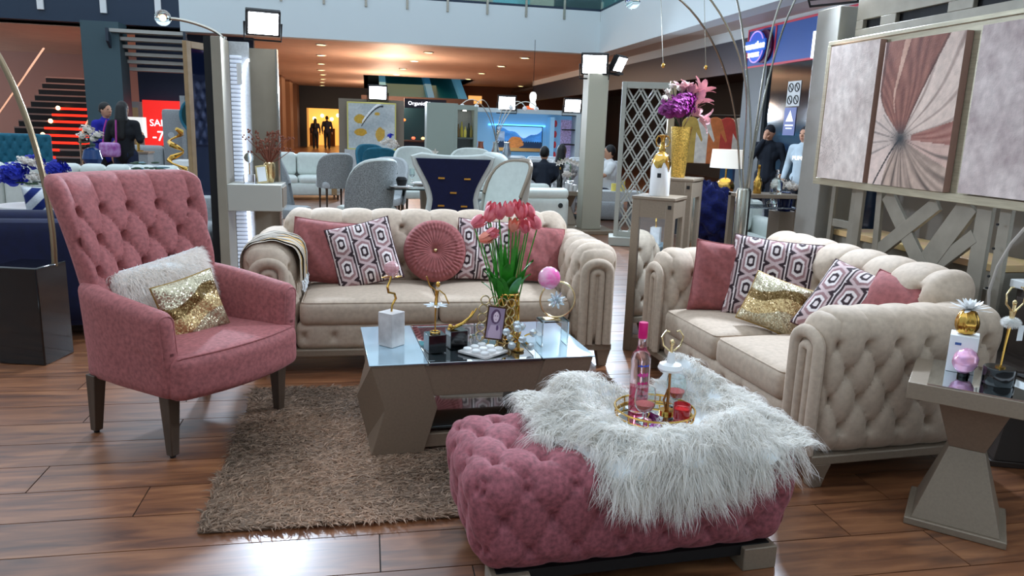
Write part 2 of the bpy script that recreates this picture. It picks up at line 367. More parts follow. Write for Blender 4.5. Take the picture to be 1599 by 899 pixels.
# ------------------------------------------------ chesterfield sofas
def inv_u(x, z0, z1, hw, n=10):
    rr = hw*.75; P = [(x-hw, z0), (x-hw, z1-rr)]
    for i in range(1, n): a = PI-PI*i/n; P.append((x+hw*math.cos(a), z1-rr+rr*math.sin(a)))
    return P+[(x+hw, z1-rr), (x+hw, z0)]
def sofa(label, loc, rz, W, D, nc=2, at=.30):
    t = thing('chesterfield_sofa', label, 'sofa', loc, rz, 'beige chesterfield sofas')
    y0, y1 = -D/2, D/2
    MB().bb(-W/2+.015, W/2-.015, y0+.015, y1-.02, .115, .158).build('plinth', m_champ, t, bevel=.006)
    for sx in (-1, 1):
        for sy in (-1, 1):
            m = MB(); cx, cy = sx*(W/2-.06), sy*(D/2-.07)
            p = [(-.045, .12), (.045, .12), (.02, .0), (-.03, .0)]
            m.add([(cx+sx*a*k, cy+sy*b*k, z) for z, k in ((0, .55), (.06, .75), (.118, 1)) for a, b in ((-.05, -.05), (.045, -.05), (.045, .045), (-.05, .045))],
                  [(3, 2, 1, 0), (8, 9, 10, 11)]+[(i+4*j, (i+1) % 4+4*j, (i+1) % 4+4*j+4, i+4*j+4) for j in (0, 1) for i in range(4)])
            m.build('leg', m_champ, t, bevel=.004)
    iw = W-2*at
    rb = RB((iw+.04, .14, .17), .045, .012, {'front': (.18, .30, .03, .09, 0, 0, 0)})
    o = rb.mb().build('front_rail', m_beige, t, loc=(0, y0+.10, .235)); add_buttons(rb, 'front', m_beige, o, margin=.04)
    MB().bb(-iw/2, iw/2, y0+.12, y1-.16, .16, .30).build('seat_deck', m_beige, t)
    cw = iw/nc
    for i in range(nc):
        cx = -iw/2+cw*(i+.5); sd = D-.26
        rb = RB((cw-.004, sd, .15), .045, .03, crown=.03)
        o = rb.mb().build('seat_cushion', m_beige, t, loc=(cx, y0+.012+sd/2, .378))
        m = MB(); hw, hd, rr = cw/2-.018, sd/2-.016, .03; P = []
        for qx, qy, a0 in ((1, -1, -PI/2), (1, 1, 0), (-1, 1, PI/2), (-1, -1, PI)):
            for k in range(5): a = a0+k*PI/8; P.append((qx*(hw-rr)+rr*math.cos(a), qy*(hd-rr)+rr*math.sin(a), .066))
        m.tube(P, .0045, 6, True).build('piping', m_beige, o)
    # back
    bw, bh, bt = W-at*1.0, .64, .25
    def lean(Q):
        Q = Q.copy(); tt = np.clip((Q[:, 2]+bh/2)/bh, 0, 1); Q[:, 1] += .07*tt; Q[:, 1] -= .025*np.sin(tt*PI); return Q
    rb = RB((bw, bt, bh), .115, .0125, {'front': (.2, .25, .055, 0, .22, .22, None), 'topx': (.2, .25, .06, 0, .22, .22, None), 'back': (.2, .25, .02, 0, .22, .22, None)}, lean)
    o = rb.mb().build('backrest', m_beige, t, loc=(0, y1-.21, .92-bh/2)); add_buttons(rb, 'front', m_beige, o, margin=.05, zlo=-.12)
    # arms
    ah = .66
    for sx in (-1, 1):
        def flare(Q, sx=sx):
            Q = Q.copy(); tt = np.clip((Q[:, 2]+.1)/.4, 0, 1); Q[:, 0] += sx*.03*tt**2; return Q
        f = 'right' if sx > 0 else 'left'; g = 'left' if sx > 0 else 'right'
        rb = RB((at-.02, D-.03, ah), .115, .0125, {f: (.152, .25, .056, .03, .19, .19, -.2), g: (.152, .25, .046, .03, .19, .19, None), 'topy': (.152, .25, .04, .03, .19, .19, None)}, flare, zmin=-.305)
        # tuft coordinates for the top run across: swap so creases run over the arm
        o = rb.mb().build('arm', m_beige, t, loc=(sx*(W/2-at/2), .0, .465))
        add_buttons(rb, f, m_beige, o, margin=.07, zlo=-.28); add_buttons(rb, g, m_beige, o, margin=.07, zlo=0)
        xc = sx*.012; yf = -D/2+.015
        for hw, ztop, rr, dy in ((.083, .225, .03, -.004), (.03, .165, .021, -.002)):
            P = [(x, yf+dy, z) for x, z in inv_u(xc, -.305, ztop, hw)]
            MB().tube(P, rr, 10, flat=.8).build('arm_channel', m_beige, o)
    return t
sofaB = sofa('beige tufted chesterfield sofa with rose cushions behind the coffee table', (.435, 4.925, 0), 0, 2.27, .95)
sofaR = sofa('beige tufted chesterfield loveseat standing under the canvas paintings', (2.30, 3.62, 0), R(-86.5), 1.80, .98, at=.28)

# ------------------------------------------------ wing armchair
t = thing('wingback_armchair', 'rose pink velvet armchair with tall buttoned back and dark tapered legs', 'armchair', (-.86, 3.78, 0), R(51.5))
for sx in (-1, 1):
    for sy, tx, ty in ((-1, 0, 0), (1, 0, .03)):
        m = MB(); cx, cy = sx*.325, sy*.255
        m.add([(cx+a*k, cy+b*k+sy*ty*(1-z/.3), z) for z, k in ((.012, .62), (.30, 1)) for a, b in ((-.032, -.032), (.032, -.032), (.032, .032), (-.032, .032))],
              [(3, 2, 1, 0), (4, 5, 6, 7)]+[(i, (i+1) % 4, (i+1) % 4+4, i+4) for i in range(4)])
        o = m.build('leg', m_leg, t, bevel=.004)
        MB().cyl((cx, cy+sy*ty, 0), .013, .014, 10).build('glide', m_blackm, o)
def bow(Q):
    Q = Q.copy(); f = np.clip((-Q[:, 1])/.3, 0, 1); Q[:, 1] -= f*.07*(1-(Q[:, 0]/.36)**2); Q[:, 2] += .012*f; return Q
def seatf(Q): Q = bow(Q); Q[:, 0] *= 1+.06*np.clip(-Q[:, 1]/.3, 0, 1); return Q
rb = RB((.70, .66, .20), .045, .022, deform=lambda Q: seatf(Q), crown=.025); o = rb.mb().build('seat', m_pink, t, loc=(0, -.03, .372))
front = rb.surf([(x, -.305, .1) for x in np.linspace(-.33, .33, 30)])+np.array((0, -.004, .0)); MB().tube(front, .005, 6).build('piping', m_pink, o)
for sx in (-1, 1):
    def armd(Q, sx=sx):
        Q = Q.copy(); z = (Q[:, 2]+.21)/.42; Q[:, 0] += sx*(.03*z - .015); y = Q[:, 1]
        Q[:, 2] += np.where(Q[:, 2] > 0, .035*(y/.31), 0); Q[:, 0] -= sx*.05*np.clip(y/.31, 0, 1)**2; return Q
    rb = RB((.105, .62, .43), .05, .022, deform=armd); o = rb.mb().build('arm', m_pink, t, loc=(sx*.355, -.02, .505))
    P = rb.surf([(x, -.305, z) for x, z in inv_u(0, -.19, .205, .045)]); MB().tube(P, .0045, 6).build('piping', m_pink, o)
BH = .88
def backd(Q):
    Q = Q.copy(); z = (Q[:, 2]+BH/2)/BH; s = Q[:, 0]/.40
    wid = .78+.225*z; Q[:, 0] *= wid
    Q[:, 1] += .20*z*z+.03*z - .13*(np.abs(s)**2.2)*(.6+.4*z); Q[:, 2] += .03*(1-s*s)*np.clip(z-.5, 0, 1)*0; return Q
rb = RB((.80, .15, BH), .065, .0115, {'front': (.16, .27, .06, .0, .27, .27, None)}, backd)
o = rb.mb().build('backrest', m_pink, t, loc=(0, .29, .345+BH/2)); add_buttons(rb, 'front', m_pink, o, margin=.06, zlo=-.2, r=.011)

# ------------------------------------------------ ottoman
t = thing('tufted_ottoman', 'dusty rose velvet ottoman with deep diamond buttons and metal feet', 'ottoman', (.89, 2.42, 0), R(3.5))
OW, OD, OH = 1.20, .57, .375
def ob(Q):
    Q = Q.copy(); z = np.clip((Q[:, 2]+OH/2)/OH, 0, 1); Q[:, 1] *= 1-.05*(1-z); Q[:, 0] *= 1-.07*(1-z)**1.5; return Q
rb = RB((OW, OD, OH), .10, .0105, {'front': (.166, .224, .03, 0, .02, None, None), 'top': (.166, .224, .038, 0, .06, None, None), 'left': (.166, .224, .028, 0, .02, None, None), 'right': (.166, .224, .05, 0, .02, None, None), 'back': (.166, .224, .04, 0, .02, None, None)}, ob)
o = rb.mb().build('upholstery', m_ott, t, loc=(0, 0, .07+OH/2+.005))
for f in ('front', 'top', 'left'): add_buttons(rb, f, m_ott, o, margin=.045, r=.011)
for sx in (-1, 1):
    for sy in (-1, 1): MB().bb(sx*.39, sx*.52, sy*.16, sy*.27, 0, .085).build('foot', m_champ, t, bevel=.004)
MB().bb(-.5, .5, -.245, .245, .05, .09).build('bottom_board', m_blackm, t)

# ------------------------------------------------ rug
RX0, RX1, RY0, RY1 = -.63, 1.45, 2.66, 4.20
t = thing('shag_rug', 'long pile taupe shag rug lying under the coffee table', 'rug', (0, 0, 0))
RB((RX1-RX0-.02, RY1-RY0-.02, .014), .006, .05).mb().build('backing', M('rug_backing', (118, 98, 82), .9), t, loc=((RX0+RX1)/2, (RY0+RY1)/2, .0075))
n = 52000
ro = np.c_[RNG.uniform(RX0+.005, RX1-.005, n), RNG.uniform(RY0+.005, RY1-.005, n), np.full(n, .012)]
fl_ = np.sin(ro[:, 0]*5+2*np.sin(ro[:, 1]*4))*1.2+np.sin(ro[:, 1]*7+ro[:, 0]*3)
an = fl_+RNG.normal(0, .9, n); ln = RNG.uniform(.028, .052, n)
out = .012*np.c_[np.clip((ro[:, 0]-RX1+.05)/.05, 0, 1)-np.clip((RX0+.05-ro[:, 0])/.05, 0, 1), np.clip((ro[:, 1]-RY1+.05)/.05, 0, 1)-np.clip((RY0+.05-ro[:, 1])/.05, 0, 1)]
dr = np.c_[np.cos(an)*ln*.75+out[:, 0], np.sin(an)*ln*.75+out[:, 1], ln*.75]
cu = np.c_[np.cos(an)*ln*.4, np.sin(an)*ln*.4, -ln*.5]
tone = np.clip(.75+.25*np.sin(ro[:, 0]*4.1+ro[:, 1]*2.7+1.3*np.sin(ro[:, 1]*5))+RNG.normal(0, .22, n), .3, 1.35)[:, None]
stuff(MB().strips(ro, dr, np.full(n, .0042), 2, cu, np.array(lin((198, 168, 144)))*tone).build('pile', m_fur, t, smooth=False))

# ------------------------------------------------ coffee table
m_topmir = M('reflection_tint_mirror', (182, 206, 218), .12, metal=.55)  # pale blue of the reflected fascia is put into the base colour
m_darkgl = M('smoked_glass', (38, 46, 48), .03, coat=1, spec=.9, metal=.3)
t = thing('coffee_table', 'taupe coffee table with faceted block legs and mirrored top', 'coffee table', (.5165, 3.586, .02), R(3.7))
for sx in (-1, 1):
    m = MB(); V = []
    for z, s1, s2 in ((0, 0.0, .0), (.215, .062, -.05), (.427, 0, 0)):
        for x, y in ((-.525+s1, -.322), (-.285+s1, -.322), (-.285+s1*.6, .322), (-.525+s1*.3, .322), (-.525+s2, -.10)):
            V.append((-sx*x, y, z))
    q = [(i+5*j, (i+1) % 5+5*j, (i+1) % 5+5*j+5, i+5*j+5) for j in (0, 1) for i in range(5)]+[(4, 3, 2, 1, 0), (10, 11, 12, 13, 14)]
    o = m.add(V, q).build('leg_block', m_champ_d, t, smooth=False, bevel=.003)
    MB().bb(sx*.27, sx*.532, -.33, .33, .428, .4345).build('top_panel', m_topmir, t, bevel=.002)
MB().bb(-.285, .285, -.315, .315, .27, .418).build('drawer_apron', m_champ_d, t, bevel=.003)
MB().bb(-.265, .265, -.33, .33, .42, .4315).build('glass_top', m_darkgl, t, bevel=.002)
for a in (-1, 1):
    MB().bb(-.265, .265, a*.30, a*.331, .4316, .4345).build('mirror_strip', m_mirror, t, bevel=.001)
    MB().bb(a*.235, a*.2675, -.30, .30, .4316, .4345).build('mirror_strip', m_mirror, t, bevel=.001)
MB().bb(-.31, .31, -.29, .29, .10, .112).build('glass_shelf', m_darkgl, t, bevel=.002)
MB().bb(-.31, .31, -.30, .30, .015, .08).build('lower_board', m_champ_d, t, bevel=.003)
ZT = .456

# ------------------------------------------------ things on the coffee table
def facet_ball(m, c, r, n=9, k=6):
    m.sph(c, r, n, k)
def dancer(parent, mat, skirt, base_z, s=1.0, lean=0., skirt_z=.14, arms='up', skirtmat=None):
    """slender metal ballerina on a rod; local z from base_z"""
    m = MB(); m.tube([(0, 0, base_z), (0, 0, base_z+.10*s), (lean*.2, 0, base_z+.16*s)], [.004*s, .004*s, .006*s], 8)
    m.tube([(lean*.2, 0, base_z+.15*s), (lean*.45, 0, base_z+.19*s), (lean*.8, 0, base_z+.225*s)], [.009*s, .008*s, .011*s], 8)
    m.sph((lean*1.1, 0, base_z+.255*s), .012*s, 8, 6, (1, 1, 1.25))
    for sx in (-1, 1):
        if arms == 'up':
            P = [(lean*.8+sx*.01*s, 0, base_z+.225*s), (lean*.8+sx*.042*s, 0, base_z+.255*s), (lean*.9+sx*.045*s, 0, base_z+.295*s), (lean*1.1+sx*.014*s, 0, base_z+.325*s)]
        else:
            P = [(lean*.8+sx*.01*s, 0, base_z+.225*s), (lean*.8+sx*.04*s, 0, base_z+.25*s if sx < 0 else base_z+.20*s), (lean+sx*.06*s, 0, base_z+.30*s if sx < 0 else base_z+.15*s)]
        m.tube(P, .0038*s, 6)
    m.build('figure', mat, parent)
    return m
# crystal sphere ornament on marble block
t = thing('crystal_ornament', 'pink crystal ball on a curling gold stem and white marble block', 'ornament', (.115, 3.54, ZT), R(45))
MB().bb(-.045, .045, -.045, .045, 0, .165).build('marble_block', m_marble, t, bevel=.002)
P = [(.0, 0, .165), (0.004, 0, .195), (.03, 0, .225), (.02, 0, .25), (-.02, .0, .262), (-.028, 0, .29), (-.012, 0, .315), (0, 0, .345)]
m = MB().tube(P, [.005, .005, .006, .006, .006, .006, .005, .006], 8); o = m.build('stem', m_gold, t)
for a, l in ((R(-40), .05), (R(140), .045)):
    MB().sph((math.cos(a)*l*.6, math.sin(a)*l*.6, .335), .03, 8, 6, (1, .4, .13)).build('leaf', m_gold, o)
m = MB()
MB().sph((0, 0, .375), .037, 11, 8).build('crystal_ball', M('rose_quartz', (226, 170, 172), .12, trans=.35, noise=.15, nscale=40, bump=.6, bscale=120), t, smooth=False)
# two dancers on black cubes
def cube_dancer(label, loc, lean, arms):
    t = thing('dancer_figurine', label, 'figurine', loc, R(12), 'gold dancer figurines on the coffee table')
    MB().bb(-.043, .043, -.043, .043, 0, .086).build('cube_base', m_black, t, bevel=.002)
    return t
t = cube_dancer('gold dancer figurine with clear petal skirt standing upright on black cube', (.315, 3.425, ZT), 0, 'out')
dancer(t, m_gold, 0, .086, .92, .01, arms='out')
for i in range(7):
    a = 2*PI*i/7; MB().sph((0, 0, 0), .03, 8, 6, (1, .45, .12)).build('petal', m_crys2, t, loc=(.004+.032*math.cos(a), .032*math.sin(a), .235-.012), rz=a)
MB().ring((0, 0, .092), .022, .004, 16).build('gold_leaf', m_gold, t)
t = cube_dancer('gold dancer figurine bowing low over its black cube', (.425, 3.49, ZT), 0, 'up')
m = MB(); m.tube([(-.03, 0, .088), (0, 0, .10), (.03, 0, .112), (.075, -.005, .15), (.10, -.005, .185)], [.007, .009, .008, .005, .003], 8)
m.tube([(0, 0, .10), (-.03, -.01, .10), (-.05, -.02, .092)], .006, 6).sph((-.035, -.012, .104), .013, 8, 6); m.build('figure', m_gold, t)
MB().tube([(.03, .0, .112), (.06, .01, .125), (.09, .02, .165)], .004, 6).build('arm', m_gold, t)
t = tag(MB().bb(-.022, .022, -.022, .022, 0, .06).build('glass_block', m_crystal, bevel=.003, loc=(.515, 3.475, ZT), rz=R(20)), 'small clear glass block behind the white game board', 'ornament')
# tic tac toe
t = thing('game_board', 'white marble tic tac toe board with nine round pieces', 'board game', (.54, 3.378, ZT), R(42))
MB().bb(-.085, .085, -.085, .085, 0, .011).build('board', m_marble, t, bevel=.002)
me = MB().lathe([(.019, 0), (.02, .003), (.02, .011), (.017, .014), (0, .014)], 14).mesh('game_piece'); me.materials.append(m_white)
for i in range(3):
    for j in range(3): mk('game_piece', me, t, loc=((i-1)*.053, (j-1)*.053, .0112))
# ring photo frame
t = thing('photo_frame', 'gold ring edged photo frame with a mauve portrait leaning before the vase', 'picture frame', (.60, 3.475, ZT+.002), rot=(R(-10), R(9), R(4)))
MB().bb(-.047, .047, .001, .008, .030, .195).build('frame', M('dark_bronze', (84, 60, 44), .35, metal=.8), t, bevel=.002)
u, v = np.meshgrid(np.linspace(-1, 1, 40), np.linspace(-1, 1, 60), indexing='ij'); u = u.ravel(); v = v.ravel()
c = np.tile(lin((150, 128, 150)), (len(u), 1))
hairm = ((u+.05)/.62)**2+((v-.42)/.48)**2 < 1; c[hairm] = lin((92, 66, 92))
sh = (np.abs(u) < .75-.5*np.clip(v+.55, 0, 1)) & (v < -.15); c[sh] = lin((190, 164, 184))
fc = (u/.36)**2+((v-.40)/.34)**2 < 1; c[fc] = lin((222, 196, 208))
for ex in (-.15, .15): c[((u-ex)/.07)**2+((v-.46)/.035)**2 < 1] = lin((70, 50, 66))
c[(u/.1)**2+((v-.22)/.03)**2 < 1] = lin((150, 90, 110)); c[((u-.3)/.16)**2+((v+.3)/.18)**2 < 1] = lin((100, 72, 108))
MB().grid(np.c_[u*.040, np.full(len(u), .0005), .1125+v*.075], 40, 60, col=c).build('photograph', m_colg, t)
me = MB().ring((0, 0, 0), .0215, .0032, 20, (0, 1, 0)).mesh('ring'); me.materials.append(m_pgold)
for x, z in [(-.066+i*.044, .217) for i in range(4)]+[(-.069, .173), (-.069, .129), (-.069, .085), (-.069, .041)]+[(.069, .173), (.069, .129), (.069, .085), (.069, .041)]+[(-.044+i*.044, .018) for i in range(3)]:
    mk('ring', me, t, loc=(x, .004, z))
# tulips in gold lattice vase
t = thing('tulip_vase', 'bunch of pink tulips in a gold openwork vase', 'vase', (.70, 3.62, ZT))
m = MB(); HV, RV, NV = .235, .052, 9
for s in (-1, 1):
    for i in range(NV):
        m.tube([((RV+.004*math.sin(PI*k/12))*math.cos(2*PI*i/NV+s*k*.16), (RV+.004*math.sin(PI*k/12))*math.sin(2*PI*i/NV+s*k*.16), HV*k/12) for k in range(13)], .004, 6)
for z in (.004, HV): m.ring((0, 0, z), RV, .005, 24)
m.build('lattice', m_gold, t)
MB().lathe([(0, .003), (.042, .003), (.042, .22), (.038, .22), (.038, .008), (0, .008)], 20).build('inner_glass', M('amber_glass', (200, 150, 70), .1, trans=.6), t)
m_tul = M('tulip_petal', (226, 132, 136), .5, noise=.22, nscale=24, sheen=.2, rgb2=(206, 84, 104)); m_tul2 = M('coral_tulip_petal', (232, 140, 118), .5, noise=.25, nscale=24, sheen=.2)
def tulip(parent, top, tilt, s, mat):
    T = Matrix.Translation(top)@Matrix.Rotation(tilt[1], 4, 'Z')@Matrix.Rotation(tilt[0], 4, 'X')
    st = MB(); a = np.array((top[0]*.25, top[1]*.25, .10)); b = np.array(top)
    st.tube([a, (a+b)/2+np.array((0, 0, .03)), b], .0035, 6); so = st.build('stem', m_leaf, parent)
    for i in range(6):
        aa = 2*PI*i/6+.2; ir = .8 if i % 2 else 1; V = []
        for p in range(7):
            for q in range(5):
                tt = p/6; w_ = (q-2)/2; rad = .023*s*ir*(math.sin(.45+1.75*tt)**.7); ph = aa+w_*.72*(1-.8*tt**3)
                V.append((rad*math.cos(ph), rad*math.sin(ph), -.008+.050*s*tt))
        m = MB(); m.T = T; m.grid(V, 7, 5); m.build('petal', mat, so)
heads = [((-.075, -.05, .555), (1.2, .9), 1.05), ((-.125, -.01, .60), (1.0, 1.4), 1.15), ((-.07, .0, .625), (.5, 1.2), 1.25), ((-.03, -.02, .64), (.25, .5), 1.25), ((.01, -.01, .65), (.1, 0), 1.2), ((.02, -.055, .585), (.5, .1), 1.05),
         ((.06, .0, .64), (.35, -.7), 1.25), ((.12, -.02, .595), (.75, -1.2), 1.25), ((.10, .02, .64), (.55, -1.3), 1.2), ((-.10, -.05, .535), (1.3, 1.3), 1.1), ((.05, .04, .66), (.3, -.4), 1.1), ((-.06, .04, .65), (.4, .9), 1.1), ((.07, -.05, .58), (.7, -.6), 1.1)]
for i, (p, tl, s) in enumerate(heads): tulip(t, (p[0]*1.3-.025, p[1], p[2]-.02), tl, s*1.22, m_tul2 if i in (5, 9) else m_tul)
for i in range(44):
    a = random.uniform(0, 2*PI); L_ = random.uniform(.20, .36); sp = random.uniform(.01, .06); z0 = random.uniform(.15, .24); V = []; wd0 = .013
    if i < 12: a = R(-180)+R(16*i); L_ = .17+.03*(i % 3); sp = .105; wd0 = .03
    for p in range(8):
        tt = p/7; wd = wd0*math.sin(PI*min(tt*.9+.1, 1))**.7; rr = .025+sp*tt**1.3
        for q in (-1, 0, 1):
            V.append((-.01+rr*math.cos(a)-q*wd*math.sin(a), rr*math.sin(a)+q*wd*math.cos(a), z0+L_*tt-.006*abs(q)-.03*tt**4))
    MB().grid(V, 8, 3).build('leaf', m_leaf, t)
# crystal cluster
t = thing('crystal_candle_holder', 'gold branching holder tipped with clear crystal balls', 'candle holder', (.715, 3.40, ZT))
m = MB(); tips = []
for i, (a, rr, z) in enumerate([(0, .07, .085), (1.1, .05, .105), (2.2, .055, .05), (3.0, .06, .09), (3.9, .055, .035), (4.8, .06, .07), (5.6, .065, .03), (1.7, .03, .12), (4.3, .03, .115)]):
    p = (rr*math.cos(a), rr*math.sin(a), z); tips.append(p); m.tube([(0, 0, .05), tuple(np.array(p)*.55+np.array((0, 0, .03))), p], .004, 6)
m.cyl((0, 0, 0), .028, .006).tube([(0, 0, .004), (0, 0, .08)], .007, 8); o = m.build('branches', m_gold, t)
me = MB().sph((0, 0, 0), .02, 8, 6).mesh('crystal', False); me.materials.append(m_crys2)
for p in tips: mk('crystal', me, t, loc=p)
# ring ornament on acrylic stand
t = thing('ring_ornament', 'gold hoop holding a magenta glass ball and crystal flower', 'ornament', (.905, 3.50, ZT), R(4))
m = MB()
for sx in (-1, 1): m.bb(sx*.062, sx*.07, -.05, .05, 0, .12)
m.bb(-.07, .07, -.05, .05, .12, .127); m.build('acrylic_stand', m_glass, t, bevel=.001)
MB().bb(-.045, .03, -.03, .03, .127, .131).build('gold_plate', m_pgold, t)
MB().ring((.02, 0, .225), .09, .0045, 36, (0, 1, 0)).build('hoop', m_pgold, t)
MB().sph((-.028, 0, .335), .056, 20, 14).build('glass_ball', M('magenta_swirl_glass', (222, 40, 130), .08, noise=.9, nscale=14, rgb2=(245, 215, 225), coat=1), t)
for i in range(20):
    a = i*2.4; e = math.acos(1-2*(i+.5)/20)-PI/2; d = (math.cos(a)*math.cos(e), math.sin(a)*math.cos(e)*.7, math.sin(e))
    MB().tube([tuple(np.array(d)*.006), tuple(np.array(d)*.03), tuple(np.array(d)*.046)], [.004, .008, .003], 6).build('crystal_petal', m_crys2, t, loc=(.012, -.01, .225))

# ------------------------------------------------ cushions
def pillow_xyz(w, h, th, n, k=.05):
    u, v = np.meshgrid(np.linspace(-1, 1, n), np.linspace(-1, 1, n), indexing='ij'); u = u.ravel(); v = v.ravel()
    x = w/2*u*(1-k*(1-v*v)); z = h/2*v*(1-k*(1-u*u)); y = th/2*((1-u**4)*(1-v**4))**.55
    return u, v, x, y, z
def pillow(name, label, loc, rot, w, h, th, mat, colf=None, n=26, backmat=None, backcol=None, piping=None, group=None, seed=0, wr=.006):
    t = thing(name, label, 'cushion', loc, rot=rot, group=group)
    u, v, x, y, z = pillow_xyz(w, h, th, n); rg = np.random.default_rng(seed)
    wv = sum(wr/(1+i*.4)*np.sin(rg.uniform(2, 5)*u*(1+i)+rg.uniform(2, 5)*v*(1+i)+rg.uniform(0, 6)) for i in range(3))*((1-u**2)*(1-v**2))**.5
    c = colf(x, z) if colf else None
    MB().grid(np.c_[x, -y+wv, z], n, n, col=c).build('front', mat, t, ang=80)
    MB().grid(np.c_[x, y*.8, z], n, n, flip=True).build('back', backmat or mat, t, ang=80)
    e = np.r_[np.c_[np.linspace(-1, 1, 20), -np.ones(20)], np.c_[np.ones(20), np.linspace(-1, 1, 20)], np.c_[np.linspace(1, -1, 20), np.ones(20)], np.c_[-np.ones(20), np.linspace(1, -1, 20)]]
    e = e[[i for i in range(80) if i % 20 != 19]]
    P = np.c_[w/2*e[:, 0]*(1-.05*(1-e[:, 1]**2)), np.zeros(len(e)), h/2*e[:, 1]*(1-.05*(1-e[:, 0]**2))]
    MB().tube(P, .004, 6, True).build('piping', piping or backmat or mat, t)
    return t
PC = [np.array(lin(c)) for c in ((48, 28, 34), (222, 206, 202), (150, 112, 112), (226, 212, 208), (70, 44, 50), (196, 170, 168))]
def hexpat(x, z, s=.13):
    X, Z = x/s, z/s; best = np.full(len(x), 9.); 
    for i in range(-6, 7):
        for j in range(-6, 7):
            cx = i*1.0; cz = j*1.25+(.625 if i % 2 else 0)
            dx = np.abs(X-cx); dz = np.abs(Z-cz)
            d = np.maximum(dx/.5, (dz+dx*.55)/.90); best = np.minimum(best, d)
    k = (np.clip(best, 0, 1.05)*6.4).astype(int); k = np.clip(k, 0, 6)
    seq = np.array([1, 0, 3, 2, 5, 0, 1]); return np.array(PC)[seq[k]]
m_dark_pipe = M('plum_piping', (70, 30, 36), .8)
pg = 'cushions on the sofa behind the coffee table'
pillow('square_cushion', 'plain rose velvet cushion at the throw end of the sofa', (-.27, 4.98, .672), (R(-20), R(5), R(-8)), .44, .42, .15, m_pill, n=24, group=pg, seed=1)
pillow('patterned_cushion', 'mauve geometric patterned cushion left of the round cushion', (-.015, 4.90, .672), (R(-22), R(-13), R(6)), .42, .42, .14, m_fab, hexpat, 130, m_pill, piping=m_dark_pipe, group=pg, seed=2)
pillow('patterned_cushion', 'mauve geometric patterned cushion half hidden behind the tulips', (.80, 5.00, .68), (R(-18), R(4), R(-4)), .40, .42, .14, m_fab, hexpat, 110, m_pill, piping=m_dark_pipe, group=pg, seed=3)
pillow('square_cushion', 'plain rose velvet cushion right of the tulips', (1.15, 4.96, .665), (R(-22), R(8), R(10)), .42, .40, .15, m_pill, n=24, group=pg, seed=4)
t = thing('round_cushion', 'round pleated rose velvet cushion with pearl centre button', 'cushion', (.45, 4.97, .68), rot=(R(-18), 0, R(-2)), group=pg)
nr, na = 26, 240; rr, aa = np.meshgrid(np.linspace(0.02, 1, nr), np.linspace(0, 2*PI, na, endpoint=False), indexing='ij'); rr = rr.ravel(); aa = aa.ravel()
prof = .055*np.sqrt(np.clip(1-rr**4, 0, 1))*(1-.45*np.exp(-(rr/.16)**2)); inn = rr < .66
pl = np.where(inn, .0055*np.abs(np.sin(16*aa))*np.clip(rr*2, 0, 1), .012*np.abs(np.sin(22*aa+5*np.sign(np.sin(rr*20))))*np.abs(np.sin(rr*20))**.5)*np.clip((1.02-rr)*8, 0, 1)
MB().grid(np.c_[.21*rr*np.cos(aa), -prof-pl, .21*rr*np.sin(aa)], nr, na, cv=True).build('pleated_front', m_pill, t, ang=80)
MB().grid(np.c_[.21*rr*np.cos(aa), prof*.8, .21*rr*np.sin(aa)], nr, na, cv=True).build('back', m_pill, t, ang=80)
MB().sph((0, -.036, 0), .014, 10, 7).build('pearl_button', m_pgold, t)
# sequin material
ms = M('gold_sequins', attr=True, rough=.32, metal=.55); nt = ms.node_tree; N_ = nt.nodes.new; b_ = nt.nodes['Principled BSDF']
tc_ = N_('ShaderNodeTexCoord'); vo = N_('ShaderNodeTexVoronoi'); vo.inputs['Scale'].default_value = 190; nt.links.new(tc_.outputs['Object'], vo.inputs['Vector'])
ge = N_('ShaderNodeNewGeometry'); sb = N_('ShaderNodeVectorMath'); sb.operation = 'SUBTRACT'; sb.inputs[1].default_value = (.5, .5, .5); nt.links.new(vo.outputs['Color'], sb.inputs[0])
sc_ = N_('ShaderNodeVectorMath'); sc_.operation = 'SCALE'; sc_.inputs['Scale'].default_value = 1.1; nt.links.new(sb.outputs[0], sc_.inputs[0])
ad = N_('ShaderNodeVectorMath'); ad.operation = 'ADD'; nt.links.new(sc_.outputs[0], ad.inputs[0]); nt.links.new(ge.outputs['Normal'], ad.inputs[1])
nm = N_('ShaderNodeVectorMath'); nm.operation = 'NORMALIZE'; nt.links.new(ad.outputs[0], nm.inputs[0]); nt.links.new(nm.outputs[0], b_.inputs['Normal'])
def sequin(x, z):
    w_ = .035*np.sin(x*16)+.02; a = z-w_; c = np.tile(lin((206, 194, 164)), (len(x), 1))
    c[(a < .045)] = lin((122, 96, 54)); c[a < -.01] = lin((206, 176, 124)); c[a < -.09] = lin((188, 172, 140)); return c
pillow('sequin_cushion', 'small gold sequin cushion on the rose armchair', (-.835, 3.755, .60), (R(-14), R(-10), R(44)), .32, .30, .11, ms, sequin, 60, M('gold_satin', (150, 118, 58), .4, metal=.5), seed=5)
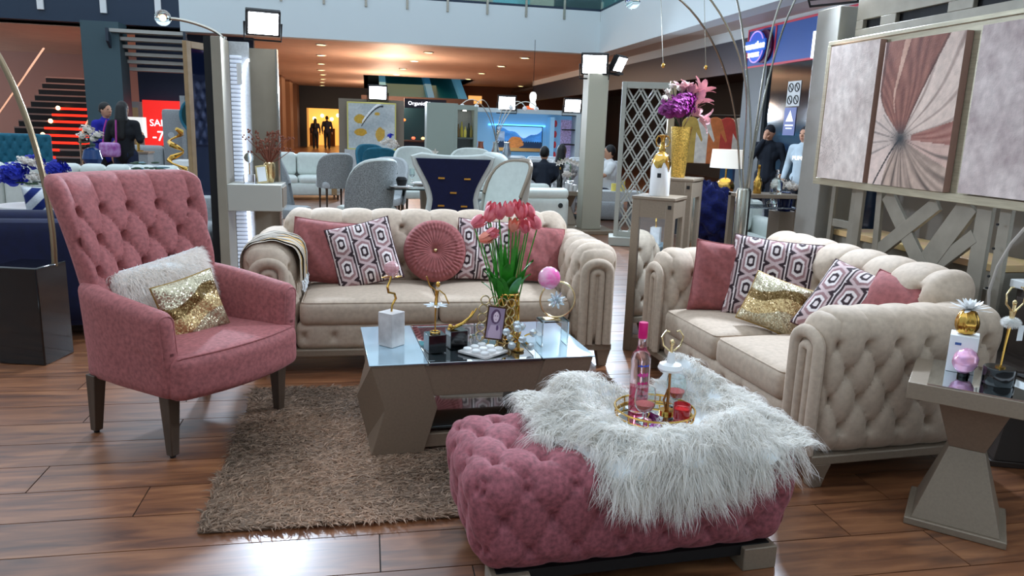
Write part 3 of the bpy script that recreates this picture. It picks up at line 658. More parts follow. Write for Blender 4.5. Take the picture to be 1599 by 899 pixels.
def fur_pillow(label, loc, rot, w, h, th):
    t = pillow('fur_cushion', label, loc, rot, w, h, th, m_whitem, seed=6)
    n = 9000; u = RNG.uniform(-1, 1, n); v = RNG.uniform(-1, 1, n); y = th/2*((1-u**4)*(1-v**4))**.55
    ro = np.c_[w/2*u*(1-.05*(1-v*v)), -y, h/2*v*(1-.05*(1-u*u))]; L_ = RNG.uniform(.02, .045, n)[:, None]
    nr_ = np.c_[u*.5+.2*RNG.normal(size=n), -.5+.3*RNG.normal(size=n), v*.5-.35+.25*RNG.normal(size=n)]; nr_ /= np.linalg.norm(nr_, axis=1)[:, None]
    stuff(MB().strips(ro, nr_*L_, np.full(n, .0016), 2, np.c_[np.zeros(n), np.zeros(n), -.5*L_[:, 0]], np.array(lin((252, 246, 240)))*RNG.uniform(.95, 1.05, n)[:, None]).build('fur', m_fur, t, smooth=False))
fur_pillow('white fur lumbar cushion against the back of the rose armchair', (-1.0, 3.93, .675), (R(-20), R(-8), R(50)), .56, .26, .12)
pr = 'cushions on the loveseat under the canvas paintings'
pillow('square_cushion', 'plain rose velvet cushion against the far arm of the loveseat', (2.09, 4.10, .665), (R(-10), R(4), R(-22)), .34, .43, .14, m_pill, n=24, group=pr, seed=7)
pillow('patterned_cushion', 'large mauve geometric cushion behind the gold sequin cushion on loveseat', (2.32, 3.92, .69), (R(-18), R(3), R(-34)), .50, .48, .15, m_fab, hexpat, 140, m_pill, piping=m_dark_pipe, group=pr, seed=8)
pillow('sequin_cushion', 'small gold sequin cushion lying on the beige loveseat', (2.21, 3.68, .60), (R(-32), R(14), R(-42)), .32, .30, .11, ms, sequin, 60, M('gold_satin'), group=pr, seed=9)
pillow('patterned_cushion', 'mauve geometric cushion tipped back beside the near arm of loveseat', (2.40, 3.30, .68), (R(-38), R(12), R(-62)), .42, .42, .14, m_fab, hexpat, 130, m_pill, piping=m_dark_pipe, group=pr, seed=10)
pillow('square_cushion', 'plain rose velvet cushion tucked behind the near arm of loveseat', (2.50, 3.09, .675), (R(-34), R(10), R(-66)), .40, .40, .14, m_pill, n=24, group=pr, seed=11)
# throw blanket over the far sofa arm
t = thing('throw_blanket', 'striped woven throw folded over the sofa arm beside the armchair', 'throw')
t.location = (-.555, 4.83, 0)
na_, ny_ = 60, 70; V = []; C_ = []
for layer, (yy0, yy1, dr_, off) in enumerate(((-.30, .16, .25, .012), (-.26, .10, .21, .022))):
    V = []; C_ = []
    for j in range(ny_):
        y = yy0+(yy1-yy0)*j/(ny_-1)
        for i in range(na_):
            s = (i/(na_-1)-.5)*2; arc = s*.30
            # arm cross section: rounded top half width .155
            if abs(arc) < .15: a = arc/.15*PI/2; X = .155*math.sin(a); Z = .70+.095*math.cos(a)
            else: X = math.copysign(.158, s); Z = .70-(abs(arc)-.15)*(.95 if s > 0 else 1.3)
            X += math.copysign(off, s)*min(1, abs(arc)/.08); Z += off*max(0, 1-abs(arc)/.2)+.004*math.sin(y*60+s*4)+.003*math.sin(s*25+y*20); X += .006*math.sin(y*45+layer)
            V.append((X, y, Z))
            f = (y-yy0)/(yy1-yy0); k = int(f*26+.5*math.sin(i*.3)) % 7
            C_.append(lin(((150, 132, 112), (176, 162, 142), (190, 142, 54), (40, 38, 42), (162, 148, 128), (112, 98, 84), (184, 172, 154))[k]))
    MB().grid(V, ny_, na_, col=np.array(C_)).build('fold', m_fab, t, ang=80)
for i in range(22):
    y = -.29+i*.02; MB().tube([(.175, y, .565), (.185+random.uniform(-.01, .01), y, .54), (.18+random.uniform(-.012, .012), y+random.uniform(-.01, .01), .50)], .004, 5).build('fringe', m_whitem, t)

# ------------------------------------------------ fur throw on the ottoman
t = thing('fur_throw', 'shaggy white fur throw bunched over the rose ottoman', 'throw', (0, 0, 0))
TC = np.array((1.05, 2.47))
xs = np.linspace(.58, 1.52, 48); low = np.interp(xs, [.58, .66, .74, .80, .90, .98, 1.10, 1.18, 1.28, 1.40, 1.52], [0, .01, .04, .075, .115, .135, .125, .10, .06, .01, 0])
ZB = .455
def fur_pt(x, s):
    """s from 0 (back) to 1 (front edge) then beyond 1 hanging down"""
    i = np.interp(x, xs, low); yb = 2.70-.03*np.cos(x*6); yf = 2.155+.05*(x-.9)+.0*x
    yf = yf+np.clip((.80-x)/.2, 0, 1)*.20
    st = np.minimum(s, 1); y = yb+(yf-yb)*st; d = np.hypot((x-TC[0])*.85, y-TC[1])
    th = np.arctan2(y-TC[1], x-TC[0]); am = .085+.075*np.cos(2*(th-R(45)))**2*(y > TC[1])+.02*np.cos(th-R(180))
    h = .014+am*np.exp(-((d-.265)/.07)**2)*(.85+.22*np.sin(x*11+1)+.18*np.sin(y*17+x*4))
    h = h+.012*np.sin(x*23)*np.sin(y*19); h = np.where(d < .16, .012, np.maximum(h, .008))
    over = np.clip(s-1, 0, 1); z = ZB+h*(1-.45*np.clip(st*6-5, 0, 1)); ar = np.minimum(over*i, .05)
    y = y-.045*np.sin(np.clip(over*i/.05, 0, 1)*PI/2)-.01*np.sin(x*25)*np.clip(over*3, 0, 1); z = z-np.clip(over*i, 0, 9)*1.0
    return np.c_[x, y, z]
ss = np.linspace(0, 2, 44); X, Sg = np.meshgrid(xs, ss, indexing='ij'); base = fur_pt(X.ravel(), Sg.ravel())
MB().grid(base, 48, 44).build('hide', m_whitem, t, ang=80)
nc_, per = 3400, 12; n = nc_
xr = RNG.uniform(.585, 1.515, n); sr = RNG.uniform(0, 2, n); sr = np.where(RNG.random(n) < .45, RNG.uniform(0, 1.05, n), sr)
il = np.interp(xr, xs, low); keep = (sr < 1) | (RNG.random(n) < il/.14+.02); xr, sr = xr[keep], sr[keep]
p0 = fur_pt(xr, sr); dd = np.hypot((p0[:, 0]-TC[0])*.85, p0[:, 1]-TC[1]); k2 = (dd > .165) | (sr > 1); xr, sr, p0, dd = xr[k2], sr[k2], p0[k2], dd[k2]; n = len(xr)
ou_ = np.c_[p0[:, 0]-TC[0], p0[:, 1]-TC[1]]; ou_ /= np.linalg.norm(ou_, axis=1)[:, None]+1e-6
sw = np.sin(p0[:, 0]*14+p0[:, 1]*11)*.8+RNG.normal(0, .6, n); sw = np.where(RNG.random(n) < .2, RNG.uniform(-3, 3, n), sw); cs, sn = np.cos(sw), np.sin(sw); inn = np.where((dd < .25) & (sr < 1) & (RNG.random(n) < .4), -.45, 1)
hx = (ou_[:, 0]*cs-ou_[:, 1]*sn)*inn; hy = (ou_[:, 0]*sn+ou_[:, 1]*cs)*inn
L_ = RNG.uniform(.065, .125, n)*np.where(inn < 0, .45, 1); hang = np.clip(sr-1, 0, 1) > .02
dr = np.c_[hx*.62, np.where(hang, -np.abs(hy)*.35-.14, hy*.62), np.where(hang, -.55, .66)]*L_[:, None]
cu = np.c_[hx*.3*np.sin(sr*40), hy*.2, np.where(hang, -.4, -1.0)]*L_[:, None]
cc = RNG.uniform(.92, 1.05, n)
rp = lambda q: np.repeat(q, per, 0)
p0, dr, cu, cc, sr2, xr2 = rp(p0), rp(dr), rp(cu), rp(cc), rp(sr), rp(xr); n = len(p0); jit = RNG.normal(0, .011, (n, 3)); jit[:, 2] = np.abs(jit[:, 2])*.3
ls = RNG.uniform(.75, 1.15, n)[:, None]
stuff(MB().strips(p0+jit, dr*ls-jit*.55+RNG.normal(0, .006, (n, 3)), np.full(n, .0015), 5, cu*ls, np.array(lin((248, 244, 238)))*(cc*RNG.uniform(.88, 1.05, n))[:, None], wave=.09).build('fur', m_fur, t, smooth=False))
ZO = .470
# tray and what stands on it
t = thing('serving_tray', 'round mirrored tray with gold rim resting on the fur throw', 'tray', (1.045, 2.475, ZO))
MB().lathe([(0, 0), (.142, 0), (.142, .006), (0, .006)], 40).build('mirror_base', m_mirror, t)
m = MB(); m.ring((0, 0, .010), .143, .004, 48).ring((0, 0, .036), .147, .004, 48); m.build('rim', m_gold, t)
for a in range(0, 360, 30): MB().tube([(.143*math.cos(R(a)), .143*math.sin(R(a)), .008), (.147*math.cos(R(a)), .147*math.sin(R(a)), .036)], .003, 6).build('rim_post', m_gold, t)
ZI = ZO+.0065
t = thing('liquor_bottle', 'tall clear bottle of pink liquor with magenta cap on the tray', 'bottle', (1.0, 2.53, ZI))
MB().lathe([(0, 0), (.033, 0), (.036, .006), (.036, .205), (.033, .222), (.020, .238), (.0155, .255), (.0155, .30), (0, .30)], 28).build('bottle_glass', M('pink_tinted_glass', (255, 222, 228), .02, trans=1, ior=1.45), t)
MB().lathe([(0, .008), (.0335, .008), (.0335, .10), (0, .10)], 28).build('liquor', M('pink_liquor', (236, 96, 140), .05, trans=.75), t)
MB().lathe([(.0165, .283), (.0172, .285), (.0172, .338), (.0165, .343), (0, .343)], 24).build('cap', M('magenta_foil', (216, 26, 116), .3, metal=.3), t)
for k, (z, w_, c) in enumerate(((.185, .010, (60, 84, 190)), (.15, .022, (206, 60, 140)), (.118, .014, (200, 40, 110)), (.07, .008, (60, 40, 60)))):
    V = [(.0366*math.sin(q), -.0366*math.cos(q), z+d*w_*(.6+.4*math.sin(q*17+k))) for q in np.linspace(-.6, .6, 15) for d in (-.5, .5)]
    MB().grid(V, 15, 2, col=np.tile(lin(c), (30, 1))).build('label_print', m_colg, t)
t = thing('dancer_figurine', 'tall gold ballerina in a white tutu with raised arms on the tray', 'figurine', (1.105, 2.50, ZI))
MB().cyl((0, 0, 0), .03, .01, 20).build('base', m_gold, t)
MB().tube([(0, 0, .008), (.002, 0, .10), (0, 0, .175)], [.007, .005, .006], 8).tube([(-.004, 0, .008), (-.018, -.004, .05), (-.002, 0, .09)], .004, 6).build('legs', M('antique_brass', (150, 104, 60), .35, metal=.9), t)
MB().lathe([(.006, .168), (.042, .166), (.047, .175), (.04, .19), (.016, .196), (.013, .225), (.011, .235)], 20).build('tutu', m_white, t)
m = MB().tube([(0, 0, .23), (0, 0, .262)], [.006, .005], 8).sph((0, 0, .272), .010, 8, 6, (1, 1, 1.3))
for sx in (-1, 1): m.tube([(sx*.008, 0, .24), (sx*.034, 0, .262), (sx*.042, 0, .295), (sx*.026, 0, .318), (sx*.014, 0, .314)], .0032, 6)
m.build('upper_body', m_pgold, t)
m_gran = M('pink_granules', (232, 88, 84), .6, noise=.4, nscale=260, bump=.8, bscale=400)
def goblet(label, loc):
    t = thing('wine_glass', label, 'glass', loc, group='glasses on the tray')
    MB().lathe([(0, 0), (.03, 0), (.03, .004), (.007, .012), (.007, .032), (.026, .042), (.037, .062), (.039, .09), (.034, .125), (.0325, .125), (.0375, .09), (.0355, .063), (.025, .045), (0, .04)], 28).build('glass_bowl', m_glass, t)
    MB().lathe([(0, .0465), (.0245, .0465), (.034, .063), (.035, .068), (0, .070)], 24).build('pink_filling', m_gran, t)
goblet('stemmed glass with pink granules standing before the liquor bottle', (.985, 2.425, ZI)); goblet('stemmed glass with pink granules behind the red candle jar', (1.155, 2.545, ZI))
t = thing('candle_jar', 'small red glass candle jar beside the ballerina on the tray', 'candle', (1.13, 2.425, ZI))
MB().lathe([(0, 0), (.027, 0), (.031, .01), (.031, .06), (.0285, .06), (.0285, .012), (0, .012)], 24).build('jar', M('red_glass', (226, 70, 80), .05, trans=.8), t)
MB().lathe([(0, .0125), (.028, .0125), (.028, .045), (0, .046)], 20).build('wax', M('pink_wax', (226, 110, 110), .5), t)

# ------------------------------------------------ hourglass side tables
def hourglass(label, loc, rz, s=1., mat=None, group=None, mirror=True, wx=.23, wy=.20, h=.60):
    t = thing('hourglass_table', label, 'side table', loc, rz, group); mat = mat or m_champ
    zs = h*.545
    def fr(z0, a0, z1, a1, name, mm):
        MB().add([(sx*a*wx/.23, sy*a*wx/.23, z) for z, a in ((z0, a0), (z1, a1)) for sx, sy in ((-1, -1), (1, -1), (1, 1), (-1, 1))],
                 [(3, 2, 1, 0), (4, 5, 6, 7)]+[(i, (i+1) % 4, (i+1) % 4+4, i+4) for i in range(4)]).build(name, mm, t, smooth=False, bevel=.003)
    MB().bb(-.175*wx/.23, .175*wx/.23, -.165*wx/.23, .165*wx/.23, 0, .03).build('base_plate', mat, t, bevel=.004)
    fr(.03, .152, zs, .062, 'lower_pedestal', mat); fr(zs, .062, h-.068, .125, 'upper_pedestal', m_champ_d)
    MB().bb(-wx, wx, -wy, wy, h-.07, h-.003).build('table_top', mat, t, bevel=.003)
    if mirror: MB().bb(-wx*.72, wx, -wy+.004, wy-.004, h-.0028, h+.003).build('mirror_inlay', m_mirror, t)
    return t
hourglass('champagne hourglass side table with mirrored top beside the loveseat arm', (2.355, 2.405, 0), R(-43))
hourglass('dark hourglass table standing behind the loveseat by the wall', (3.08, 2.90, 0), R(-20), mat=M('dark_bronze_lacquer', (58, 48, 42), .4, metal=.3), wx=.17, wy=.17, h=.50, mirror=False)
ZS = .604
t = thing('gift_box', 'small white box under the gold flower vase', 'box', (2.365, 2.515, ZS), R(-43))
MB().bb(-.05, .05, -.05, .05, 0, .15).build('box_body', m_whitem, t, bevel=.002)
MB().bb(-.03, -.008, -.0512, -.0502, .112, .122, col=lin((60, 90, 150))).build('sticker', m_col, t)
t = thing('petal_vase', 'ribbed gold vase topped with white paper petals on the white box', 'vase', (2.365, 2.515, ZS+.1505))
n_ = 20; V = []
pf = [(.014, 0), (.031, .006), (.041, .03), (.042, .05), (.037, .072), (.027, .092), (.020, .098)]
for r_, z in pf:
    for i in range(40): a = 2*PI*i/40; q = r_*(1+.06*math.cos(a*8)); V.append((q*math.cos(a), q*math.sin(a), z))
MB().grid(V, len(pf), 40, cv=True).build('vase_body', m_gold, t)
for i in range(34):
    a = i*2.4; tl = .25+.78*(i/34); ln = .086-.03*(1-i/34)
    V = []
    for p in range(5):
        q = p/4; wd = .010*math.sin(PI*(q*.75+.2)); rr = ln*q*math.sin(tl*1.55); z = .10+ln*q*math.cos(tl*1.55)*.8
        for sgn in (-1, 1): V.append((rr*math.cos(a)-sgn*wd*math.sin(a), rr*math.sin(a)+sgn*wd*math.cos(a), z))
    MB().grid(V, 5, 2).build('petal', m_white, t)
t = thing('perfume_flask', 'round iridescent pink ribbed flask in front of the white box', 'ornament', (2.315, 2.44, ZS), R(20))
V = []; nz_, na_ = 26, 48
for j in range(nz_):
    th_ = PI*(j+.001)/(nz_-.998)
    for i in range(na_):
        a = 2*PI*i/na_; k = 1+.03*math.sin(10*th_+2.5*math.cos(a*2)+a*3); V.append((.056*k*math.sin(th_)*math.cos(a), .042*k*math.sin(th_)*math.sin(a), .062-.05*k*math.cos(th_)))
MB().grid(V, nz_, na_, cv=True).build('flask_body', M('iridescent_pink', (238, 164, 180), .14, metal=.25, noise=.2, nscale=25, coat=1, rgb2=(226, 170, 214)), t)
MB().cyl((0, 0, 0), .022, .014, 18).build('foot', m_black, t)
t = thing('dancer_figurine', 'gold ballerina with fluffy white skirt on a round black base', 'figurine', (2.385, 2.345, ZS))
MB().lathe([(0, 0), (.055, 0), (.056, .003), (.056, .062), (.054, .065), (0, .065)], 32).build('round_base', m_black, t)
MB().cyl((0, 0, .065), .018, .004, 16).tube([(0, 0, .065), (.004, 0, .15), (.012, 0, .25)], [.0035, .004, .007], 8).build('pole', m_gold, t)
dn = MB().tube([(.012, 0, .235), (.013, 0, .262), (.014, 0, .285)], [.008, .009, .013], 8).sph((.014, 0, .318), .008, 8, 6, (1, 1, 1.5))
dn.tube([(.014, 0, .285), (.014, 0, .31)], .006, 6)
for sx in (-1, 1): dn.tube([(.014+sx*.01, 0, .288), (.014+sx*.038, 0, .315), (.014+sx*.042, 0, .352), (.014+sx*.026, 0, .378), (.014+sx*.016, 0, .378)], .0036, 6)
dn.build('upper_body', m_pgold, t)
MB().sph((.012, 0, .245), .017, 10, 7, (1.2, 1.2, .8)).build('skirt_core', m_whitem, t)
n = 900; d_ = RNG.normal(size=(n, 3)); d_ /= np.linalg.norm(d_, axis=1)[:, None]; d_[:, 2] *= .7
stuff(MB().strips(np.array((.012, 0, .245))+d_*.012, d_*.026, np.full(n, .0011), 2, np.c_[np.zeros((n, 2)), np.full(n, -.004)], np.tile(lin((238, 236, 232)), (n, 1))).build('fur_skirt', m_fur, t, smooth=False))
MB().bb(.03, .055, -.02, -.019, .175, .235).build('paper_tag', m_whitem, t)

# ------------------------------------------------ wall display with canvases
t = thing('wall_display', 'champagne wooden wall display frame carrying three canvases and a lattice', 'display stand', (3.0, 0, 0))
YA, YB = 4.66, 2.35
m_brush = M('brushed_champagne', (172, 162, 138), .38, metal=.35, noise=.14, nscale=8, stretch=(1, 1, 14))
m_brushd = M('brushed_taupe', (146, 138, 124), .42, metal=.3, noise=.1, nscale=10)
MB().bb(.0, .025, YB, YA, 1.25, 2.10).build('backing_board', m_brush, t)
MB().bb(-.02, .03, YB, YA, 1.205, 1.25).build('bottom_rail', m_brush, t, bevel=.003); MB().bb(-.02, .03, YB, YA, 2.10, 2.125).build('top_rail', m_brush, t, bevel=.003)
MB().bb(-.02, .03, YA-.03, YA+.005, 1.25, 2.10).build('side_rail', m_brush, t, bevel=.003)
BARN = [0]
def bar(name, y0, z0, y1, z1, w_, x=.06, th=.022, mat=None):
    BARN[0] += 1; x += .0022*BARN[0]
    d = np.array((y1-y0, z1-z0)); d /= np.linalg.norm(d); q = np.array((-d[1], d[0]))*w_/2
    pts = [(y0+q[0], z0+q[1]), (y1+q[0], z1+q[1]), (y1-q[0], z1-q[1]), (y0-q[0], z0-q[1])]
    MB().prism(pts, th, 'x', x).build(name, mat or m_brushd, t, smooth=False, bevel=.002)
for a in ((4.26, .45, 4.26, 1.2, .07), (4.04, .60, 4.08, 1.2, .05), (4.19, .72, 3.60, 1.18, .085), (4.02, 1.19, 3.58, .74, .095), (3.38, 1.2, 3.72, .70, .13), (3.60, .80, 3.32, 1.04, .075), (3.28, .3, 3.28, 1.2, .10), (3.15, .0, 3.15, 1.2, .07)):
    bar('lattice_bar', *a)
for a in ((4.62, .75, 4.62, 1.2, .04), (4.40, .3, 4.40, 1.2, .05), (4.62, .95, 4.40, .95, .05), (4.62, .76, 3.2, .76, .03)): bar('frame_bar', *a, x=.10)
for i, z in enumerate((.62, .8, .86, 1.0, 1.12)): MB().cyl((.055, 3.16, z), .006, .008, 10, axis=(-1, 0, 0)).build('bolt', m_blackm, t)
# upper slotted headboard behind
up_ = MB().bb(.12, .15, 2.2, 4.60, 2.255, 2.46).build('upper_board', m_brushd, t, bevel=.003)
MB().bb(.12, .15, 2.2, 4.60, 2.10, 2.20).build('lower_board', m_brushd, t, bevel=.003)
for y0, y1 in ((4.53, 4.60), (4.22, 4.36), (3.62, 3.80), (2.95, 3.10), (2.2, 2.4)): MB().bb(.12, .15, y0, y1, 2.20, 2.255).build('board_stile', m_brushd, t, bevel=.003)
MB().bb(.155, .165, 2.2, 4.6, 2.1, 2.45).build('dark_backer', m_blackm, t)
def canvas(label, y0, y1, z0, z1, colf, group='canvases on the wall display'):
    t = thing('canvas_painting', label, 'painting', (3.0, (y0+y1)/2, z0), group=group); w_, h_ = (y1-y0), (z1-z0)
    MB().bb(-.045, -.004, -w_/2, w_/2, 0, h_).build('stretcher', M('canvas_edge', (150, 118, 104), .8), t)
    nu, nv = 110, 140; a, b = np.meshgrid(np.linspace(0, 1, nu), np.linspace(0, 1, nv), indexing='ij'); a = a.ravel(); b = b.ravel()
    MB().grid(np.c_[np.full(len(a), -.0462), w_/2-a*w_, b*h_], nu, nv, col=colf(a, b)).build('painted_face', m_canvas, t)
def fbm(x, y, s, seed=0):
    rg = np.random.default_rng(seed); o = 0
    for i in range(6): f = s*1.7**i; o = o+np.sin(f*x*rg.uniform(.6, 1.2)+rg.uniform(0, 6)+2*np.sin(f*y*.6+rg.uniform(0, 6)))*np.cos(f*y*rg.uniform(.6, 1.2)+rg.uniform(0, 6))/1.5**i
    return o/2.6
def mixc(c0, c1, k): k = np.clip(k, 0, 1)[:, None]; return np.array(lin(c0))*(1-k)+np.array(lin(c1))*k
def pale(seed, c0, c1, burst=True):
    def f(a, b):
        k = .5+.45*fbm(a, b, 6, seed)+.22*fbm(a*2+b, b-a, 17, seed+9); k = np.clip(1.35*k-.15, 0, 1); c = mixc(c0, c1, k); th = np.arctan2(b-.22, a-.22); d = np.hypot(a-.22, (b-.22)*1.6)
        ln_ = (np.abs(np.sin(th*24+3*np.sin(th*5))) > .96) & (d < .24) & (d > .03) & burst; c[ln_] = c[ln_]*.7; return c
    return f
def flower(a, b):
    A = a-.38; B = (b-.33)*1.4; th = np.arctan2(B, A); d = np.hypot(A, B)
    st = .6*np.sin(th*34+3*np.sin(d*5)+2.5*np.sin(th*9))+.55*fbm(th*1.5, d*.4, 9, 2); ln1 = np.clip(np.sin(th*23+2*np.sin(d*4))*3-2, 0, 1)
    c = mixc((216, 192, 180), (198, 172, 160), .5+.5*fbm(a, b, 5, 5))
    ur = (th > R(12)) & (th < R(75)); c[ur] = mixc((214, 190, 176), (132, 106, 96), .75*ln1+.2*st)[ur]
    f = np.clip((b-.36)/.64, 0, 1); aL = .36-.345*np.sin(np.clip(f/.5, 0, 1)*PI/2); aR = .41+.42*f**1.15
    up1 = (b > .36) & (a > aL) & (a < aR); q = (a-aL)/(aR-aL+1e-6)
    c[up1] = mixc((104, 58, 50), (158, 104, 88), .5+.45*st+.1*np.sin(q*30))[up1]
    edge = up1 & ((q < .05) | (q > .96)); c[edge] = c[edge]*.55; hl = up1 & (np.abs(q-.36) < .05*f) & (b > .5); c[hl] = mixc((186, 140, 120), (206, 166, 146), .5+.5*st)[hl]
    r2 = (th > R(-4)) & (th < R(15)) & (d > .14); c[r2] = mixc((128, 72, 62), (176, 126, 112), .5+.5*st)[r2]
    r3 = (th > R(-25)) & (th <= R(-4)); c[r3] = mixc((200, 166, 152), (112, 94, 86), np.clip(ln1+.3*st, 0, 1))[r3]
    aLd = .36-.16*np.sin(np.clip((.33-b)/.33, 0, 1)*PI/2); dn_ = (b < .33) & (a > aLd) & (th < R(-22)); c[dn_] = mixc((182, 156, 140), (92, 76, 68), np.clip(.25+.5*st+.5*ln1, 0, 1))[dn_]
    lf = (np.abs(th) > R(155)) | ((th > R(120)) & (d < .36) & ~up1); c[lf] = mixc((204, 182, 170), (120, 108, 102), np.clip(ln1+.25*st, 0, 1))[lf]
    xs_ = .38-.30*np.clip((.33-b)/.33, 0, 1)**.8; stem = (np.abs(a-xs_) < .011) & (b < .33); c[stem] = lin((58, 50, 48))
    k = np.exp(-(d/.12)**2)[:, None]; return c*(1-k)+np.array(lin((44, 46, 50)))*k
canvas('narrow pale pink abstract canvas nearest the grey pillar', 4.10, 4.58, 1.252, 2.085, pale(1, (176, 156, 148), (226, 212, 202)))
canvas('large canvas of a rose brown flower between two pale canvases', 3.44, 4.05, 1.252, 2.06, flower)
canvas('pale mauve abstract canvas at the right edge of the wall display', 2.62, 3.34, 1.258, 2.07, pale(3, (160, 140, 138), (218, 202, 196), False))
# pillar
struct(MB().bb(3.05, 3.32, 4.68, 4.94, 0, 2.36).build('trim_1', M('champagne_pillar', (142, 138, 130), .45, metal=.2, noise=.05, nscale=10), bevel=.006))
# marble shelf and back board
t = thing('marble_console', 'long console with a brown and gold marble slab behind the lattice', 'console', (0, 0, 0))
MB().bb(3.17, 3.50, 3.25, 4.64, .86, .90).build('marble_slab', M('gold_marble', (176, 140, 108), .25, noise=.6, nscale=7, rgb2=(226, 196, 130), detail=9), t, bevel=.004)
MB().bb(3.19, 3.50, 3.25, 4.64, .05, .858).build('console_body', m_brushd, t); MB().bb(3.50, 3.54, 3.1, 4.66, 0, 2.2).build('rear_board', M('grey_board', (128, 122, 116), .7), t)
t = thing('white_sideboard', 'dark wooden sideboard with thick white top at the right edge', 'sideboard', (0, 0, 0))
MB().bb(3.12, 3.6, 2.2, 3.10, .82, .86).build('white_top', m_white, t, bevel=.004); MB().bb(3.15, 3.6, 2.22, 3.08, .03, .82).build('carcass', M('smoked_oak', (70, 60, 54), .5, noise=.25, nscale=8, stretch=(1, 1, .2)), t)
MB().bb(3.135, 3.15, 2.68, 3.06, .1, .78).build('door', M('smoked_oak'), t, bevel=.004)
o = tag(MB().tube([(3.0, 2.90, 1.20), (2.99, 3.0, 1.05), (2.995, 3.06, .93), (3.0, 3.09, .80), (3.0, 3.07, .66), (3.0, 3.06, .3), (3.02, 3.05, .006)], .007, 8).build('power_cable', M('grey_cable', (190, 180, 170), .6)), 'pale power cable hanging down beside the wall display', 'cable')

# ------------------------------------------------ mirrored pedestals by the loveseat
def pedestal(label, loc, rz, w_, h):
    t = thing('mirrored_pedestal', label, 'pedestal', loc, rz, 'mirrored pedestals'); p = .055; a = w_/2
    for sx in (-1, 1):
        for sy in (-1, 1): MB().bb(sx*(a-p), sx*a, sy*(a-p), sy*a, 0, h-.02).build('corner_post', m_champ, t, bevel=.003)
    MB().bb(-a-.005, a+.005, -a-.005, a+.005, h-.02, h).build('top', m_champ, t, bevel=.003)
    for k, (nx, ny) in enumerate(((0, -1), (1, 0), (0, 1), (-1, 0))):
        for z0, z1 in ((h-.14, h-.02), (0, .10)):
            if nx == 0: MB().bb(-a+p, a-p, ny*(a-.002), ny*(a-.03), z0, z1).build('rail', m_champ, t)
            else: MB().bb(nx*(a-.002), nx*(a-.03), -a+p, a-p, z0, z1).build('rail', m_champ, t)
        q = a-.018
        if nx == 0: MB().bb(-a+p, a-p, ny*q, ny*(q-.006), .10, h-.14).build('mirror_panel', m_mirror, t)
        else: MB().bb(nx*q, nx*(q-.006), -a+p, a-p, .10, h-.14).build('mirror_panel', m_mirror, t)
    MB().bb(a-.04, a-.018, -a-.007, -a-.005, h-.075, h-.05).build('price_sticker', m_blackm, t)
    return t
pedestal('mirrored champagne pedestal carrying the white and gold vase', (1.975, 4.87, 0), R(-39), .29, 1.085)
pedestal('taller mirrored champagne pedestal carrying the gold mosaic vase', (2.31, 5.36, 0), R(-39), .30, 1.185)
t = thing('drip_vase', 'white bottle vase with dripping gold shoulder and gold handles', 'vase', (1.965, 4.865, 1.0855))
MB().lathe([(0, 0), (.066, 0), (.068, .004), (.066, .20), (.062, .235), (.045, .275), (.022, .292), (0, .292)], 28).build('vase_body', m_white, t)
m = MB(); V = []
for j in range(8):
    for i in range(36):
        a = 2*PI*i/36; dr_ = .06+.05*abs(math.sin(a*2.5+1))*(1 if i % 5 else 1.5); f = j/7; z = .296-f*dr_; rr = np.interp(z, [.19, .20, .235, .275, .292, .3], [.0675, .067, .063, .0465, .024, .02]); V.append((rr*1.012*math.cos(a), rr*1.012*math.sin(a), z))
m.grid(V, 8, 36, cv=True).build('gold_drip', m_gold, t)
m = MB().lathe([(.02, .29), (.024, .31), (.016, .33), (.014, .37), (.022, .40), (.03, .405), (.02, .41)], 18)
for sx in (-1, 1): m.tube([(sx*.015, 0, .33), (sx*.04, 0, .335), (sx*.05, 0, .37), (sx*.035, 0, .40), (sx*.018, 0, .395)], .005, 6)
m.build('gold_neck', m_gold, t); MB().bb(-.012, .014, -.0672, -.0662, .125, .155, col=lin((40, 40, 44))).build('sticker', m_col, t, rz=R(-30))
m_mosaic = M('gold_mosaic', (214, 172, 84), .32, metal=.7, noise=.55, nscale=110, bump=1, bscale=110)
# generic bouquet
def petal_ball(m, c, r, n, rng, squash=.8, sz=.42):
    """ruffled bloom made of small cupped petals"""
    for i in range(n):
        d = rng.normal(size=3); d[2] = abs(d[2])*.9-.2; d /= np.linalg.norm(d); a = np.cross(d, (0.3, .2, 1)); a /= np.linalg.norm(a); b = np.cross(d, a); p = np.array(c)+d*r*rng.uniform(.55, 1)*np.array((1, 1, squash)); s = r*sz
        m.add([p-a*s*.2, p+b*s*.6+d*s*.25, p+a*s*1.0+d*s*.5, p-b*s*.6+d*s*.25], [(0, 1, 2, 3)])
def bloom(parent, c, r, mat, n=40, seed=0, name='bloom', sz=.42):
    rng = np.random.default_rng(seed); m = MB(); petal_ball(m, c, r, n, rng, sz=sz); m.sph(c, r*.55, 8, 6); return m.build(name, mat, parent, smooth=False)
t = thing('flower_vase', 'tall gold mosaic vase of purple hydrangea and pink lilies', 'vase', (2.30, 5.35, 1.1855))
MB().lathe([(0, 0), (.048, 0), (.05, .005), (.078, .37), (.072, .37), (.046, .012), (0, .01)], 28).build('vase_body', m_mosaic, t)
m_purp = M('purple_petal', (126, 30, 110), .6, noise=.4, nscale=20); m_lily = M('pink_lily', (222, 168, 172), .6, noise=.2, nscale=20); m_wpet = M('cream_petal', (226, 216, 206), .6)
for i, (x, y, z, r_) in enumerate(((-.05, -.05, .49, .11), (-.11, -.02, .47, .085), (.0, -.03, .55, .085), (-.06, .05, .53, .09))): bloom(t, (x, y, z), r_, m_purp, 260, i, 'hydrangea', .24)
